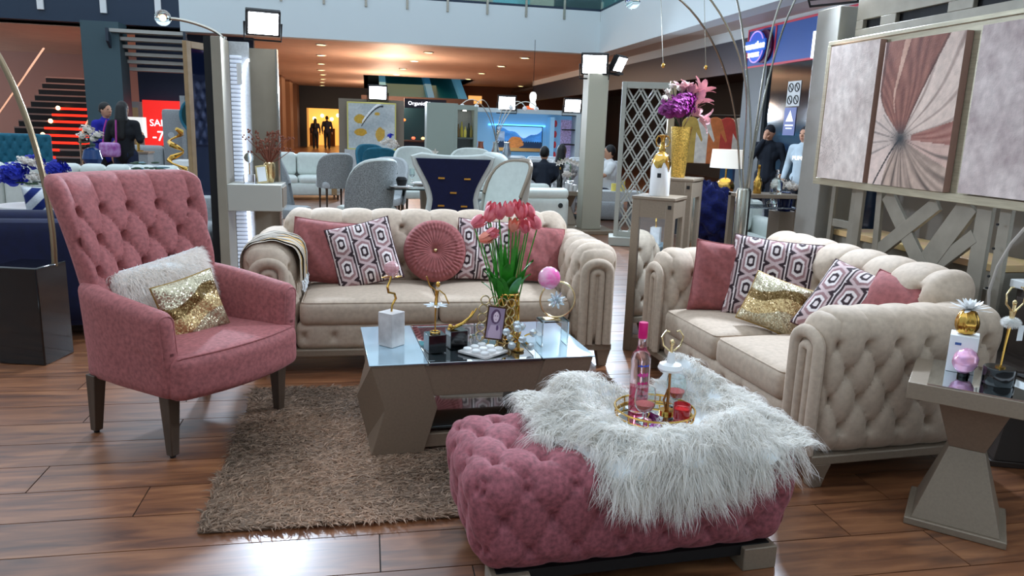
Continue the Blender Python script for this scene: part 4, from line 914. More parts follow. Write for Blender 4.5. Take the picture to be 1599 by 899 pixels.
def lily(parent, c, d, s, mat, k=6):
    d = Vector(d).normalized(); q = Vector((0, 0, 1)).rotation_difference(d).to_matrix().to_4x4(); m = MB(); m.T = Matrix.Translation(c)@q
    for i in range(k):
        a = 2*PI*i/k; V = []
        for p in range(5):
            f = p/4; rr = s*(.1+.75*f**1.4); wd = s*.22*math.sin(PI*(.12+.8*f)); z = s*(.9*f-.25*f**3)
            for sg in (-1, 0, 1): V.append((rr*math.cos(a)-sg*wd*math.sin(a), rr*math.sin(a)+sg*wd*math.cos(a), z-.04*s*(sg == 0)))
        m.grid(V, 5, 3)
    return m.build('lily', mat, parent)
for c, d, s in (((.06, -.03, .46), (.7, -.5, .5), .11), ((.10, .0, .55), (.8, -.2, .9), .13), ((.05, .02, .60), (.3, -.2, 1), .13), ((.12, -.04, .43), (1, -.5, -.2), .12), ((-.02, .0, .62), (-.1, -.3, 1), .10), ((.13, .02, .62), (.8, 0, 1.2), .12)): lily(t, c, d, s, m_lily)
for i, (x, y, z) in enumerate(((-.13, 0, .62), (-.09, .02, .66), (-.05, -.02, .64), (.02, .03, .68), (-.15, -.02, .57))):
    bloom(t, (x, y, z), .03, m_wpet, 16, 20+i, 'small_flower'); MB().tube([(0, 0, .34), (x*.6, y, z*.8), (x, y, z)], .003, 5).build('stem', m_dleaf, t)
for i in range(9):
    a = random.uniform(0, 6.28); MB().tube([(0, 0, .34), (.08*math.cos(a), .05*math.sin(a), .5), (.17*math.cos(a), .08*math.sin(a), .5+random.uniform(0, .15))], .0025, 5).build('twig', M('twig', (120, 92, 84), .7), t)
# ------------------------------------------------ many armed arc lamp
t = thing('arc_floor_lamp', 'chrome floor lamp with five long arching arms behind the loveseat', 'floor lamp', (3.09, 5.80, 0))
MB().lathe([(0, 0), (.20, 0), (.20, .025), (0, .03)], 32).build('base', m_chrome, t); MB().lathe([(.045, .03), (.045, .55), (.052, .56), (.052, .60), (.06, .605), (.06, 1.06), (.05, 1.08), (0, 1.08)], 24).build('column', m_chrome, t)
arms = [[(-.03, 0, 1.05), (-.12, 0, 1.57), (-.42, -.2, 2.09), (-.86, -.4, 2.45), (-1.25, -.5, 2.45)], [(0, 0, 1.05), (-.04, 0, 1.6), (-.13, 0, 2.07), (-.49, -.1, 2.52), (-.9, -.15, 2.6)], [(.01, 0, 1.05), (0, 0, 1.6), (-.09, 0, 2.07), (-.22, 0, 2.55), (-.5, 0, 2.85)],
        [(.03, 0, 1.05), (.05, 0, 1.6), (.08, 0, 2.13), (.16, 0, 2.57), (.4, .0, 2.9)], [(.04, 0, 1.05), (.07, 0, 1.6), (.13, 0, 2.03), (.25, -.05, 2.57), (.6, -.1, 2.85)]]
def smooth_path(P, n=24):
    P = np.array(P, float); k = np.linspace(0, 1, len(P)); d = np.linspace(0, 1, n); c = [np.polyfit(k, P[:, i], min(4, len(P)-1)) for i in range(3)]; return np.c_[[np.polyval(q, d) for q in c]].T
for A_ in arms:
    P = smooth_path(A_); o = MB().tube(P, .008, 8).build('arm', m_chrome, t); e = P[-1]
    MB().sph((e[0], e[1], e[2]-.05), .055, 14, 10).build('globe', m_glass, o)
for x, y, z in ((2.10, 5.30, 1.98), (2.52, 5.5, 2.0)):
    q = thing('pendant_bead', 'gold bead hanging on a thin wire %s' % ('over the white drip vase' if x < 2.3 else 'over the pink lilies'), 'ornament', (x, y, z), group='beads on wires')
    MB().sph((0, 0, 0), .014, 10, 7, (1, 1, 1.3)).build('bead', m_gold, q); MB().tube([(0, 0, 0), (-.06, 0, .5), (-.06, 0, 1.2)], .0025, 5).build('wire', m_chrome, q)
# ------------------------------------------------ lattice screen and display post
t = thing('lattice_screen', 'tall grey screen with diamond lattice beside the light post', 'screen', (3.64, 9.65, 0), R(-18))
m_scr = M('screen_paint', (172, 172, 162), .5)
MB().bb(-.40, .40, -.2, .2, 0, .12).build('plinth', m_scr, t, bevel=.01)
for x0, x1, z0, z1 in ((-.34, -.28, .12, 2.15), (.28, .34, .12, 2.15), (-.28, .28, .12, .19), (-.28, .28, 2.07, 2.15)): MB().bb(x0, x1, -.09, .0, z0, z1).build('frame_rail', m_scr, t, bevel=.004)
MB().bb(.28, .36, -.10, .10, .12, 2.17).build('side_panel', M('screen_side', (168, 150, 120), .5), t)
def clipseg(x0, z0, x1, z1):
    t0, t1 = 0., 1.
    for p0, p1, lo_, hi_ in ((x0, x1, -.28, .28), (z0, z1, .19, 2.07)):
        d = p1-p0
        if abs(d) < 1e-9: continue
        a, b = (lo_-p0)/d, (hi_-p0)/d; a, b = min(a, b), max(a, b); t0 = max(t0, a); t1 = min(t1, b)
    return None if t1-t0 < .02 else (x0+(x1-x0)*t0, z0+(z1-z0)*t0, x0+(x1-x0)*t1, z0+(z1-z0)*t1)
for s in (-1, 1):
    for k in range(-5, 10):
        for off in (0, .075):
            q = clipseg(-.28*s, .19+k*.305+off, .28*s, .19+k*.305+off+.915)
            if q:
                d = np.array((q[2]-q[0], q[3]-q[1])); d /= np.linalg.norm(d); nn = np.array((-d[1], d[0]))*.0095
                MB().prism([(q[0]+nn[0], q[1]+nn[1]), (q[2]+nn[0], q[3]+nn[1]), (q[2]-nn[0], q[3]-nn[1]), (q[0]-nn[0], q[1]-nn[1])], .02, 'y', -.05+.003*s).build('lattice_slat', m_scr, t, smooth=False)
t = thing('light_post', 'square champagne post with floodlights on top standing among the sofas', 'post', (3.30, 10.9, 0))
MB().bb(-.15, .15, -.15, .15, .06, 2.32).build('shaft', M('post_paint', (170, 166, 150), .5, metal=.15), t, bevel=.01); MB().bb(-.34, .34, -.3, .3, 0, .06).build('base_plate', m_champ, t, bevel=.006)
MB().tube([(.16, -.2, .012), (.3, -.35, .012), (.5, -.3, .012), (.55, -.1, .012)], .012, 6).build('cable', m_whitem, t)
# ------------------------------------------------ right hand mid-ground
def bottle(name, label, loc, prof, mat, cat='bottle', group=None, capz=None, capmat=None):
    t = thing(name, label, cat, loc, group=group); MB().lathe(prof, 18).build('body', mat, t)
    if capz: MB().lathe([(.012, capz), (.014, capz+.004), (.014, capz+.035), (0, capz+.04)], 12).build('stopper', capmat or m_gold, t)
    return t
t = thing('metal_console', 'slim champagne console with open shelves behind the loveseat back', 'console', (3.66, 6.45, 0))
for sx in (-1, 1):
    for sy in (-1, 1): MB().bb(sx*.25, sx*.30, sy*.10, sy*.15, 0, .985).build('leg', m_champ, t, bevel=.003)
for z in (.30, .86): MB().bb(-.25, .25, -.14, .14, z, z+.015).build('glass_shelf', m_glass, t)
MB().bb(-.30, .30, -.15, .15, .955, .99).build('top_frame', m_champ, t, bevel=.003)
BP = [(0, 0), (.04, 0), (.042, .004), (.042, .10), (.03, .13), (.014, .16), (.014, .22), (0, .22)]
bottle('gold_bottle', 'gold foil bottle on the slim console', (3.55, 6.42, .9905), [(r_*.9, z*1.05) for r_, z in BP], m_gold, capz=.225)
bottle('glass_decanter', 'clear square decanter with stopper beside the gold bottle', (3.74, 6.42, .9905), [(0, 0), (.055, 0), (.057, .10), (.04, .13), (.016, .15), (.02, .18), (0, .18)], m_glass, capz=.185, capmat=m_crystal)
bottle('glass_decanter', 'low round decanter on the upper glass shelf of the slim console', (3.70, 6.40, .8755), [(0, 0), (.04, 0), (.05, .03), (.02, .06), (.012, .07), (0, .07)], m_glass, capz=None)
t = thing('flower_vase', 'white roses in a navy vase beside the grey pillar', 'vase', (3.92, 6.55, 0)); MB().bb(-.10, .10, -.10, .10, 0, .82).build('stand', m_champ, t, bevel=.004)
MB().lathe([(0, .82), (.06, .82), (.075, .95), (.05, 1.0), (0, 1.0)], 20).build('vase_body', M('navy_glass', (20, 34, 84), .15), t)
for i, (x, y, z) in enumerate(((-.08, -.03, 1.04), (0, -.06, 1.05), (.08, -.02, 1.04), (-.03, .04, 1.08), (.05, .04, 1.07))): bloom(t, (x, y, z), .05, m_wpet, 30, 40+i, 'rose')
def simple_sofa(label, loc, rz, W, D, H, mat, nb=2, at=.2, sh=.43, legs=True, channel=0, group=None, foot=m_leg, name='sofa'):
    t = thing(name, label, 'sofa', loc, rz, group)
    RB((W-.02, D-.04, .24), .05, .06).mb().build('base', mat, t, loc=(0, 0, .20))
    if legs:
        for sx in (-1, 1):
            for sy in (-1, 1): MB().cyl((sx*(W/2-.1), sy*(D/2-.1), 0), .018, .10, 10, .026).build('leg', foot, t)
    for sx in (-1, 1): RB((at, D, sh+.19-.12), .07, .05).mb().build('arm', mat, t, loc=(sx*(W/2-at/2), 0, (sh+.19+.12)/2))
    iw = W-2*at
    for i in range(nb):
        cw = iw/nb; RB((cw-.01, D-.28, .15), .06, .04, crown=.02).mb().build('seat_cushion', mat, t, loc=(-iw/2+cw*(i+.5), -.10, sh-.06))
        if not channel: RB((cw-.01, .2, H-sh-.02), .08, .04).mb().build('back_cushion', mat, t, loc=(-iw/2+cw*(i+.5), D/2-.24, (H+sh)/2))
    if channel:
        cw = W/channel
        for i in range(channel): RB((cw-.004, .22, H-.12), .075, .035).mb().build('back_channel', mat, t, loc=(-W/2+cw*(i+.5), D/2-.11, (H+.12)/2))
    else: RB((W-.02, .16, H-.17), .06, .06).mb().build('back', mat, t, loc=(0, D/2-.08, (H-.05+.12)/2))
    return t
simple_sofa('white leather sofa under the crumpled navy throw', (3.75, 7.7, 0), R(-4), 1.5, .9, .84, m_wleather, nb=2)
t = thing('fur_throw', 'crumpled navy faux fur throw over the white sofa back', 'throw', (3.52, 7.32, 0))
V = []
for i in range(36):
    th_ = PI*(i+.02)/36.1
    for j in range(36):
        a = 2*PI*j/36; k = 1+.10*math.sin(a*5+th_*4)+.07*math.sin(a*9-th_*7)+.05*math.sin(a*3+th_*13)
        V.append((.33*k*math.sin(th_)*math.cos(a), .30*k*math.sin(th_)*math.sin(a), .70-.30*k*math.cos(th_)-.35*.33*math.sin(th_)*math.cos(a)))
MB().grid(V, 36, 36, cv=True).build('folds', M('navy_fur', (12, 22, 84), .9, noise=.5, nscale=40, bump=1, bscale=120, sheen=.5), t, ang=80)
t = thing('table_lamp', 'white drum shade table lamp with round gold base', 'table lamp', (4.32, 8.6, .62))
MB().lathe([(.20, .50), (.185, .72), (.183, .72), (.198, .50)], 32).build('lamp_shade', M('lamp_shade', (244, 242, 236), .8, emit=(255, 248, 235), es=.5), t)
MB().cyl((0, 0, .36), .012, .18).build('neck', m_gold, t); MB().sph((0, 0, .27), .115, 20, 14).build('gold_orb', m_gold, t); MB().lathe([(0, 0), (.09, 0), (.09, .02), (.03, .04), (.02, .17), (0, .17)], 24).build('base', m_black, t)
t = thing('side_table', 'low champagne side table under the drum shade lamp', 'side table', (4.32, 8.6, 0)); MB().bb(-.25, .25, -.25, .25, .58, .62).build('table_top', m_champ, t, bevel=.004)
for sx in (-1, 1):
    for sy in (-1, 1): MB().bb(sx*.19, sx*.23, sy*.19, sy*.23, 0, .58).build('leg', m_champ, t)

# ------------------------------------------------ left display unit
t = thing('display_unit', 'tall taupe vanity unit with glowing ribbed strip and floating drawer', 'display unit', (0, 0, 0))
m_unit = M('unit_taupe', (140, 132, 116), .5, noise=.04, nscale=10); m_led = M('led_glow', (235, 240, 255), emit=(225, 235, 255), es=4.5)
MB().bb(-1.175, -1.10, 6.38, 6.80, 0, 2.12).build('side_post', m_unit, t, bevel=.004); MB().bb(-1.235, -1.178, 6.42, 6.86, 0, 2.12).build('dark_edge', m_blackm, t)
MB().bb(-1.10, -.74, 6.80, 6.86, 0, 2.08).build('back_panel', m_unit, t); MB().bb(-1.10, -.95, 6.74, 6.80, .0, 2.12).build('ribbed_backer', m_lgrey, t)
for i in range(58): MB().cyl((-1.095, 6.735, .06+i*.034), .012, .09, 8, axis=(1, 0, 0)).build('rib', M('frosted_rib', (206, 212, 220), .3, emit=(200, 215, 240), es=.45), t)
P = [(-.985, 6.72, .05), (-.99, 6.72, .6), (-1.0, 6.72, 1.0), (-1.005, 6.72, 1.5), (-1.0, 6.72, 1.75), (-.975, 6.72, 1.92), (-.94, 6.72, 1.98)]
MB().tube(smooth_path(P, 30), .012, 8).build('light_strip', m_led, t)
MB().bb(-1.10, -.68, 6.38, 6.74, .77, .985).build('drawer_box', M('drawer_white', (170, 168, 158), .45), t, bevel=.004); MB().bb(-.68, -.672, 6.42, 6.72, .80, .96).build('drawer_front', m_champ, t, bevel=.002)
MB().bb(-.74, -.725, 6.76, 6.86, 0, 2.08).build('edge_strip', m_chrome, t); MB().bb(-1.04, -1.0, 6.70, 6.705, 1.78, 1.95).build('price_tag', m_whitem, t)
t = thing('crystal_trophy', 'glass ball on gold stem and clear cube on the floating drawer', 'ornament', (-.94, 6.50, .9855)); MB().bb(-.045, .045, -.04, .04, 0, .075).build('cube', m_crystal, t, bevel=.003); MB().cyl((0, 0, .075), .004, .10).build('stem', m_gold, t); MB().sph((0, 0, .21), .042, 14, 10).build('ball', m_glass, t)
t = thing('photo_frame', 'small gold photo frame leaning on the floating drawer', 'picture frame', (-.84, 6.52, .988), rot=(R(-14), R(-8), 0)); MB().bb(-.045, .045, 0, .01, 0, .15).build('frame', m_pgold, t, bevel=.002); MB().bb(-.034, .034, -.002, 0, .015, .135).build('picture', m_whitem, t)
t = thing('dried_flower_vase', 'gold vase of russet dried twigs on the floating drawer', 'vase', (-.80, 6.64, .986)); MB().lathe([(0, 0), (.03, 0), (.05, .06), (.045, .16), (.035, .17), (0, .17)], 18).build('vase_body', m_pgold, t)
for i in range(46):
    a = random.uniform(0, 6.28); r_ = random.uniform(.05, .20); z = random.uniform(.25, .42); m = MB().tube([(0, 0, .15), (r_*.5*math.cos(a), r_*.3*math.sin(a), z*.75), (r_*math.cos(a), r_*.4*math.sin(a), z)], .003, 4)
    for k in range(3): m.sph((r_*math.cos(a)+random.uniform(-.02, .02), r_*.4*math.sin(a), z+random.uniform(-.02, .02)), .009, 5, 4)
    m.build('dried_sprig', M('russet', (128, 74, 56), .8), t)
t = thing('standing_mirror', 'tall wood framed mirror leaning beside the vanity unit', 'mirror', (-1.44, 7.55, 0), R(62))
m_mw = M('light_oak', (160, 130, 92), .5, noise=.12, nscale=14)
MB().bb(-.20, .20, 0, .012, .06, 2.10).build('glass', M('navy_reflection_mirror', (24, 34, 66), .04, metal=.6), t)  # reflected navy is put into the glass colour
for x0, x1, z0, z1 in ((-.26, -.20, 0, 2.16), (.20, .26, 0, 2.16), (-.20, .20, 2.10, 2.16), (-.20, .20, 0, .06)): MB().bb(x0, x1, -.015, .03, z0, z1).build('frame_rail', m_mw, t, bevel=.004)
t = thing('arc_lamp', 'small arched lamp with clear globe rising above the vanity unit', 'lamp', (-1.16, 6.6, 2.12))
P = smooth_path([(.04, 0, 0), (-.05, 0, .07), (-.22, 0, .12), (-.36, 0, .13)], 14); MB().tube(P, .012, 8).build('arm', m_chrome, t); MB().cyl((.04, 0, -.002), .03, .02).build('socket', m_chrome, t)
MB().sph((-.40, 0, .135), .062, 18, 12).build('globe', m_glass, t); MB().sph((-.40, 0, .135), .018, 10, 7).build('bulb', M('warm_bulb', (255, 230, 180), emit=(255, 200, 120), es=6), t)
simple_sofa('light grey sofa standing behind the rose armchair', (-1.92, 6.70, 0), 0, 1.30, .8, .88, m_lgrey, nb=2)
# navy sofa, its cushion and bouquet
t = simple_sofa('navy velvet sofa turned with its back to the rose armchair', (-2.62, 5.78, 0), R(182), 1.7, .9, .86, m_navy, nb=2)
def checks(x, z):
    k = ((np.floor(x/.07)+np.floor(z/.07)) % 2 == 0) ^ ((x % .07) > (z % .07)); return np.where(k[:, None], np.array(lin((20, 40, 110))), np.array(lin((225, 228, 232))))
pillow('patterned_cushion', 'blue and white triangle cushion on the navy sofa', (-2.18, 5.92, .78), (R(14), 0, R(4)), .42, .42, .12, m_fab, checks, 60, m_whitem, seed=21)
t = thing('round_table', 'round white side table behind the navy sofa', 'side table', (-2.75, 7.0, 0)); MB().lathe([(0, .70), (.30, .70), (.30, .73), (0, .73)], 32).build('table_top', m_white, t); MB().lathe([(0, 0), (.2, 0), (.2, .02), (.03, .04), (.03, .70)], 24).build('pedestal', m_gold, t)
t = thing('flower_vase', 'blue hydrangea and cream roses in a glass vase behind navy sofa', 'vase', (-2.72, 6.98, .7305)); MB().lathe([(0, 0), (.05, 0), (.07, .16), (.066, .16), (.046, .006), (0, .006)], 20).build('vase_body', m_glass, t)
m_blue = M('blue_petal', (26, 40, 170), .6, noise=.4, nscale=16)
for i, (x, y, z, r_) in enumerate(((.16, 0, .30, .10), (-.14, -.05, .27, .11), (.13, .06, .24, .09), (-.05, .1, .34, .09), (-.2, .05, .20, .10))): bloom(t, (x, y, z), r_, m_blue, 200, 60+i, 'hydrangea', .26)
for i, (x, y, z) in enumerate(((0, -.08, .36), (.06, -.06, .32), (.02, -.10, .24), (-.06, -.05, .37), (.09, -.05, .25))): bloom(t, (x, y, z), .055, m_wpet, 34, 70+i, 'rose')
for i in range(12): a = random.uniform(0, 6.28); MB().sph((0, 0, 0), .05, 6, 5, (1, .45, .15)).build('leaf', m_dleaf, t, loc=(.1*math.cos(a), .1*math.sin(a)-.04, .19), rz=a)
# arc lamp with black block base
t = thing('arc_floor_lamp', 'arching bronze floor lamp rising from a black block base', 'floor lamp', (-2.02, 4.95, 0), R(-14))
MB().bb(-.145, .145, -.14, .14, 0, .60).build('block_base', m_black, t, bevel=.008)
P = smooth_path([(.13, .05, .58), (.09, .05, 1.25), (-.06, .05, 1.75), (-.30, .05, 2.10), (-.75, .05, 2.38)], 30); MB().tube(P, .018, 10).build('pole', M('bronze_tube', (150, 130, 104), .28, metal=.9), t)

# ------------------------------------------------ mall shell
m_wall = M('white_fascia', (214, 224, 226), .7); m_darkf = M('slate_fascia', (36, 52, 72), .35); m_ceil = M('warm_ceiling', (222, 190, 168), .6, noise=.06, nscale=2)
m_store = M('charcoal_wall', (40, 44, 50), .6); m_soff = M('beige_soffit', (186, 172, 160), .6); m_glassd = M('dark_store_glass', (16, 22, 30), .08, coat=.5)
FZ0, FZ1 = 3.6, 4.72
struct(MB().bb(-4.55, 6.35, 20.9, 21.3, FZ0, FZ1).build('wall_back', m_wall)); struct(MB().bb(-18, -4.55, 20.9, 21.3, FZ0+.08, 5.4).build('trim_2', m_darkf))
struct(MB().bb(6.35, 6.75, 1.0, 21.3, FZ0, FZ1).build('wall_right', m_wall)); struct(MB().bb(6.75, 7.35, 1.0, 21.3, FZ0, FZ0+.1).build('trim_3', m_soff))
cl = struct(MB().bb(-18, .1, 21.3, 62, FZ0, FZ0+.12).bb(4.7, 16, 21.3, 62, FZ0, FZ0+.12).bb(.1, 4.7, 21.3, 35, FZ0, FZ0+.12).bb(.1, 4.7, 52, 62, FZ0, FZ0+.12).build('ceiling', m_ceil, smooth=False))
struct(MB().bb(.1, 4.7, 52, 52.2, FZ0, 7).bb(-.1, .1, 35, 52, FZ0, 7).bb(4.7, 4.9, 35, 52, FZ0, 7).bb(.1, 4.7, 35, 52, 7, 7.2).build('trim_4', M('atrium_teal', (14, 70, 78), .5), smooth=False))
# unseen near side of the atrium, added to cut light from behind and left
struct(MB().bb(-16, 18, -6.3, -6, 0, 9.5).build('wall_unseen_front', M('unseen_wall_grey', (120, 118, 116), .7))); struct(MB().bb(-16, 18, -6, -.6, FZ0, FZ1).build('ceiling_unseen_front', m_wall)); struct(MB().bb(-16.3, -16, -6.3, 21.3, 0, 9.5).build('wall_unseen_left', m_wall))
# glass railing on the upper floor
def railing(label, x0, y0, x1, y1):
    L_ = math.hypot(x1-x0, y1-y0); t = thing('glass_railing', label, 'railing', (x0, y0, FZ1), math.atan2(y1-y0, x1-x0), 'railings of the upper floor')
    MB().bb(0, L_, -.03, .03, 0, .06).build('bottom_channel', m_darkf, t); MB().bb(0, L_, -.008, .008, .06, 1.0).build('glass_pane', M('railing_glass', (150, 190, 190), .05, trans=.9), t); MB().tube([(0, 0, 1.03), (L_, 0, 1.03)], .03, 10).build('handrail', m_chrome, t)
    for i in range(int(L_/1.06)+1): MB().bb(i*1.06+.3, i*1.06+.36, -.06, -.03, -.26, .25).build('bracket', m_chrome, t)
railing('glass railing along the white fascia facing the hall', -4.55, 20.93, 6.35, 20.93); railing('glass railing along the right hand white fascia', 6.38, 1.5, 6.38, 20.9)
for i, x in enumerate((-12, -10.6, -9.2, -7.75, -6.35, -5.1)): struct(MB().bb(x, x+.14, 20.84, 20.9, 3.92, 4.6).build('trim_%d' % (10+i), m_whitem))
# upper storey behind the railing
struct(MB().bb(-18, 16, 25, 25.2, 4.6, 7).build('trim_5', M('upper_shops', (26, 40, 48), .6))); struct(MB().bb(-18, 6.75, 20.9, 21.3, 6.6, 9.5).build('wall_reflector_back', m_wall)); struct(MB().bb(6.35, 6.75, 1.0, 20.9, 6.6, 9.5).build('wall_reflector_right', m_wall)); struct(MB().bb(-18, 16, 21.3, 25, 4.5, 4.62).build('trim_6', m_ceil))  # upper white walls are out of view, added for bright reflections
for i, x in enumerate((-3.4, -1.2, .6, 1.9, 3.4, 4.6, 5.4)):
    t = thing('shop_window', 'lit shop window on the upper floor, %s from the left' % ('first', 'second', 'third', 'fourth', 'fifth', 'sixth', 'seventh')[i], 'shop window', (x, 24.98, 4.62), group='upper floor shop windows')
    MB().bb(-.6, .6, -.02, 0, .3, 2.2).build('lit_pane', M('lit_cyan' if i % 2 else 'lit_warm', (120, 160, 170), emit=(90, 170, 190) if i % 2 else (190, 140, 90), es=.9), t); MB().bb(-.66, .66, -.04, -.02, .22, .3).build('sill', m_blackm, t)
# right hand storefront
struct(MB().bb(7.35, 7.55, 1, 34, 3.40, 3.6).build('trim_7', m_wall)); struct(MB().bb(7.38, 7.5, 14.15, 34, 2.75, 3.40).build('trim_8', m_darkf))
struct(MB().bb(12.5, 12.7, 1, 48, 0, 3.6).build('wall_store', m_store)); struct(MB().bb(7.5, 12.5, 1, 62, 3.3, 3.4).build('ceiling_store', M('store_ceiling', (60, 54, 52), .7)))
struct(MB().bb(7.3, 7.5, 13.3, 14.15, 0, 2.8).build('trim_9', M('grey_column', (96, 102, 104), .6))); struct(MB().bb(7.36, 7.42, 5, 13.3, 0, 2.8).build('window_1', m_glassd))
for i, (x, y) in enumerate(((8.2, 16), (9.5, 18), (8.6, 20.5), (10, 23), (8.4, 25), (9.2, 28), (8.1, 22))):
    t = thing('spot_lamp', 'small store ceiling spotlight shining white, %s' % ('nearest the grey column', 'above the clothes rack', 'over the lattice screen', 'deep in the store', 'beyond the clothes rack', 'farthest in the store', 'beside the light post')[i], 'spotlight', (x, y, 3.3), group='store spotlights')
    MB().cyl((0, 0, -.12), .05, .12, 12).build('housing', m_blackm, t); MB().cyl((0, 0, -.125), .042, .004, 12).build('lens', M('spot_lens', (255, 255, 255), emit=(255, 246, 232), es=14), t)
t = thing('shop_sign', 'blue illuminated shop sign with red edging and oval emblem', 'sign', (7.33, 0, 0))
m_sblue = M('sign_blue', (22, 74, 150), .5, emit=(20, 74, 150), es=.35); m_sred = M('sign_red', (196, 60, 84), .5, emit=(190, 50, 70), es=.25); m_swhite = M('sign_white', (250, 252, 255), emit=(240, 246, 255), es=2.2); m_scyan = M('emblem_blue', (40, 90, 214), emit=(40, 100, 230), es=.3)
MB().bb(0, .04, 6, 14.15, 2.82, 3.50).build('panel', m_sblue, t)
for z in (2.80, 3.49): MB().bb(-.015, .04, 6, 14.17, z, z+.035).build('edge_bar', m_sred, t)
for y in (14.14, 13.12): MB().bb(-.015, .04, y, y+.03, 2.82, 3.5).build('edge_bar', m_sred, t)
def wall_text(name, s, size, mat, parent, loc, ext=.01, shear=0):
    o = text_mb(s, size, ext, shear=shear).build(name, mat, parent, smooth=False); o.location = loc; o.rotation_euler = (PI/2, 0, -PI/2); return o
MB().lathe([(0, 0), (.30, 0), (.30, .05), (.27, .06), (0, .06)], 36, (-.07, 13.55, 3.16), (1, 0, 0)).build('emblem_back_disc', M('emblem_maroon', (90, 16, 60), .5), t, loc=(.02, -.07, 0))  # maroon disc set off to one side behind the emblem
MB().lathe([(0, 0), (.28, 0), (.28, .05), (0, .05)], 36, (-.10, 13.66, 3.16), (1, 0, 0)).build('emblem_disc', m_scyan, t); MB().ring((-.105, 13.66, 3.16), .28, .014, 36, (1, 0, 0)).build('emblem_rim', M('emblem_rim', (190, 150, 240), emit=(190, 160, 240), es=.8), t)
MB().bb(-.13, -.10, 13.28, 14.02, 3.08, 3.28).build('word_plate', M('word_plate', (20, 90, 190), emit=(20, 90, 190), es=.6), t)
wall_text('emblem_word', 'marathon', .19, m_swhite, t, (-.14, 13.65, 3.18), shear=.2); wall_text('emblem_word', 'SPORTS', .12, m_swhite, t, (-.14, 13.66, 3.01))
wall_text('sign_letter', 'm', .95, m_swhite, t, (-.03, 11.55, 3.10), .02)
t = thing('store_sticker', 'white sticker with four prohibition icons on the dark store glass', 'sign', (7.355, 12.38, 2.05)); MB().bb(-.003, 0, -.21, .21, 0, .43).build('sheet', m_whitem, t)
for y in (-.1, .1):
    for z in (.11, .32): MB().ring((-.006, y, z), .07, .009, 20, (1, 0, 0)).build('icon_ring', m_blackm, t); MB().tube([(-.006, y-.045, z-.045), (-.006, y+.045, z+.045)], .008, 5).build('icon_bar', m_blackm, t)
t = thing('store_sticker', 'blue warning sticker with white triangle below the icon sticker', 'sign', (7.355, 12.42, 1.55)); MB().bb(-.003, 0, -.19, .19, 0, .48).build('sheet', M('sticker_blue', (24, 60, 150), .5), t)
MB().prism([(-.12, .24), (.12, .24), (0, .43)], -.003, 'x', -.003).build('triangle', m_white, t, smooth=False); MB().bb(-.006, -.003, -.13, .13, .16, .185).build('text_bar', m_white, t); MB().bb(-.006, -.003, -.10, .10, .11, .13).build('text_bar', m_white, t)
# clothes rack with garments
t = thing('clothes_rack', 'black store rack hung behind the gold mosaic vase', 'clothes rack', (7.75, 15.0, 0)); MB().tube([(-.9, .6, 1.92), (.9, -.6, 1.92)], .02, 8).build('rail', m_blackm, t)
for s in (-1, 1): MB().tube([(s*.9, -s*.6, 0), (s*.9, -s*.6, 1.92)], .02, 8).build('upright', m_blackm, t)
gc = [((196, 164, 84), 'mustard'), ((226, 220, 210), 'cream'), ((206, 120, 70), 'orange'), ((190, 70, 60), 'red'), ((214, 206, 196), 'ivory'), ((120, 190, 60), 'lime'), ((70, 80, 100), 'slate'), ((190, 150, 120), 'tan'), ((40, 60, 110), 'navy')]
for i, (c, nm_) in enumerate(gc):
    f = i/(len(gc)-1); x = 7.75-.85+1.7*f; y = 15.0+.57-1.14*f; t = thing('garment', '%s shirt hanging on the store rack' % nm_, 'garment', (x, y, .9), R(-34), 'garments on the store rack'); mm = M('cloth_%s' % nm_, c, .85, noise=.15, nscale=10)
    m = MB(); m.prism([(-.14, 0), (.14, 0), (.15, .6), (.26, .42), (.30, .5), (.16, .92), (.05, .98), (-.05, .98), (-.16, .92), (-.30, .5), (-.26, .42), (-.15, .6)], .07, 'y', -.035); m.build('shirt', mm, t, smooth=False, bevel=.02)
    MB().tube([(-.12, 0, .95), (0, 0, 1.0), (.12, 0, .95)], .006, 5).build('hanger', m_chrome, t)
t = thing('store_poster', 'large blue store poster with jeans below the garments', 'poster', (8.35, 14.7, 0), R(-34)); MB().bb(-1.0, 1.0, 0, .04, .05, 1.0).build('board', M('poster_blue', (30, 84, 128), .5), t)
for i in range(4): MB().prism([(-.7+i*.42, .1), (-.56+i*.42, .1), (-.50+i*.42, .85), (-.74+i*.42, .85)], -.01, 'y', 0, ).build('printed_jeans', M('jeans%d' % (i % 2), ((44, 60, 92), (150, 190, 215))[i % 2], .8), t, smooth=False)
# far end of the mall
m_end = M('dark_shopfront', (52, 58, 66), .6)
e_ = struct(MB().bb(-18, -3.45, 48, 48.3, 0, 3.6).bb(-1.35, 16, 48, 48.3, 0, 3.6).bb(-3.45, -1.35, 48, 48.3, 2.3, 3.6).build('wall_end', m_end, smooth=False))
t = thing('lit_shop', 'warmly lit shop entrance at the far end of the mall', 'shop', (-2.4, 48, 0))
MB().bb(-1.6, 1.6, 4, 4.1, 0, 3).build('rear_wall', M('shop_amber', (236, 178, 96), .6, emit=(255, 176, 80), es=1.3), t)
for k, (x, z) in enumerate(((-.9, 1.7), (-.4, 1.9), (.2, 1.7), (.6, 1.95), (.85, 1.5))): MB().sph((x, 3.6, z), .12, 10, 7).build('lamp', M('shop_lamp', (255, 240, 200), emit=(255, 225, 160), es=5), t)
for x in (-.95, .15, .95): MB().bb(x-.25, x+.25, 3.2, 3.6, 0, 1.1).build('display_shelf', M('shop_wood', (150, 90, 40), .6), t)
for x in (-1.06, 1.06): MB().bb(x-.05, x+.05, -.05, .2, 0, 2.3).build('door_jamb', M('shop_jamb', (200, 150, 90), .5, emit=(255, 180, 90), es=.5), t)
m_lw = M('warm_shopfront', (128, 92, 70), .6)
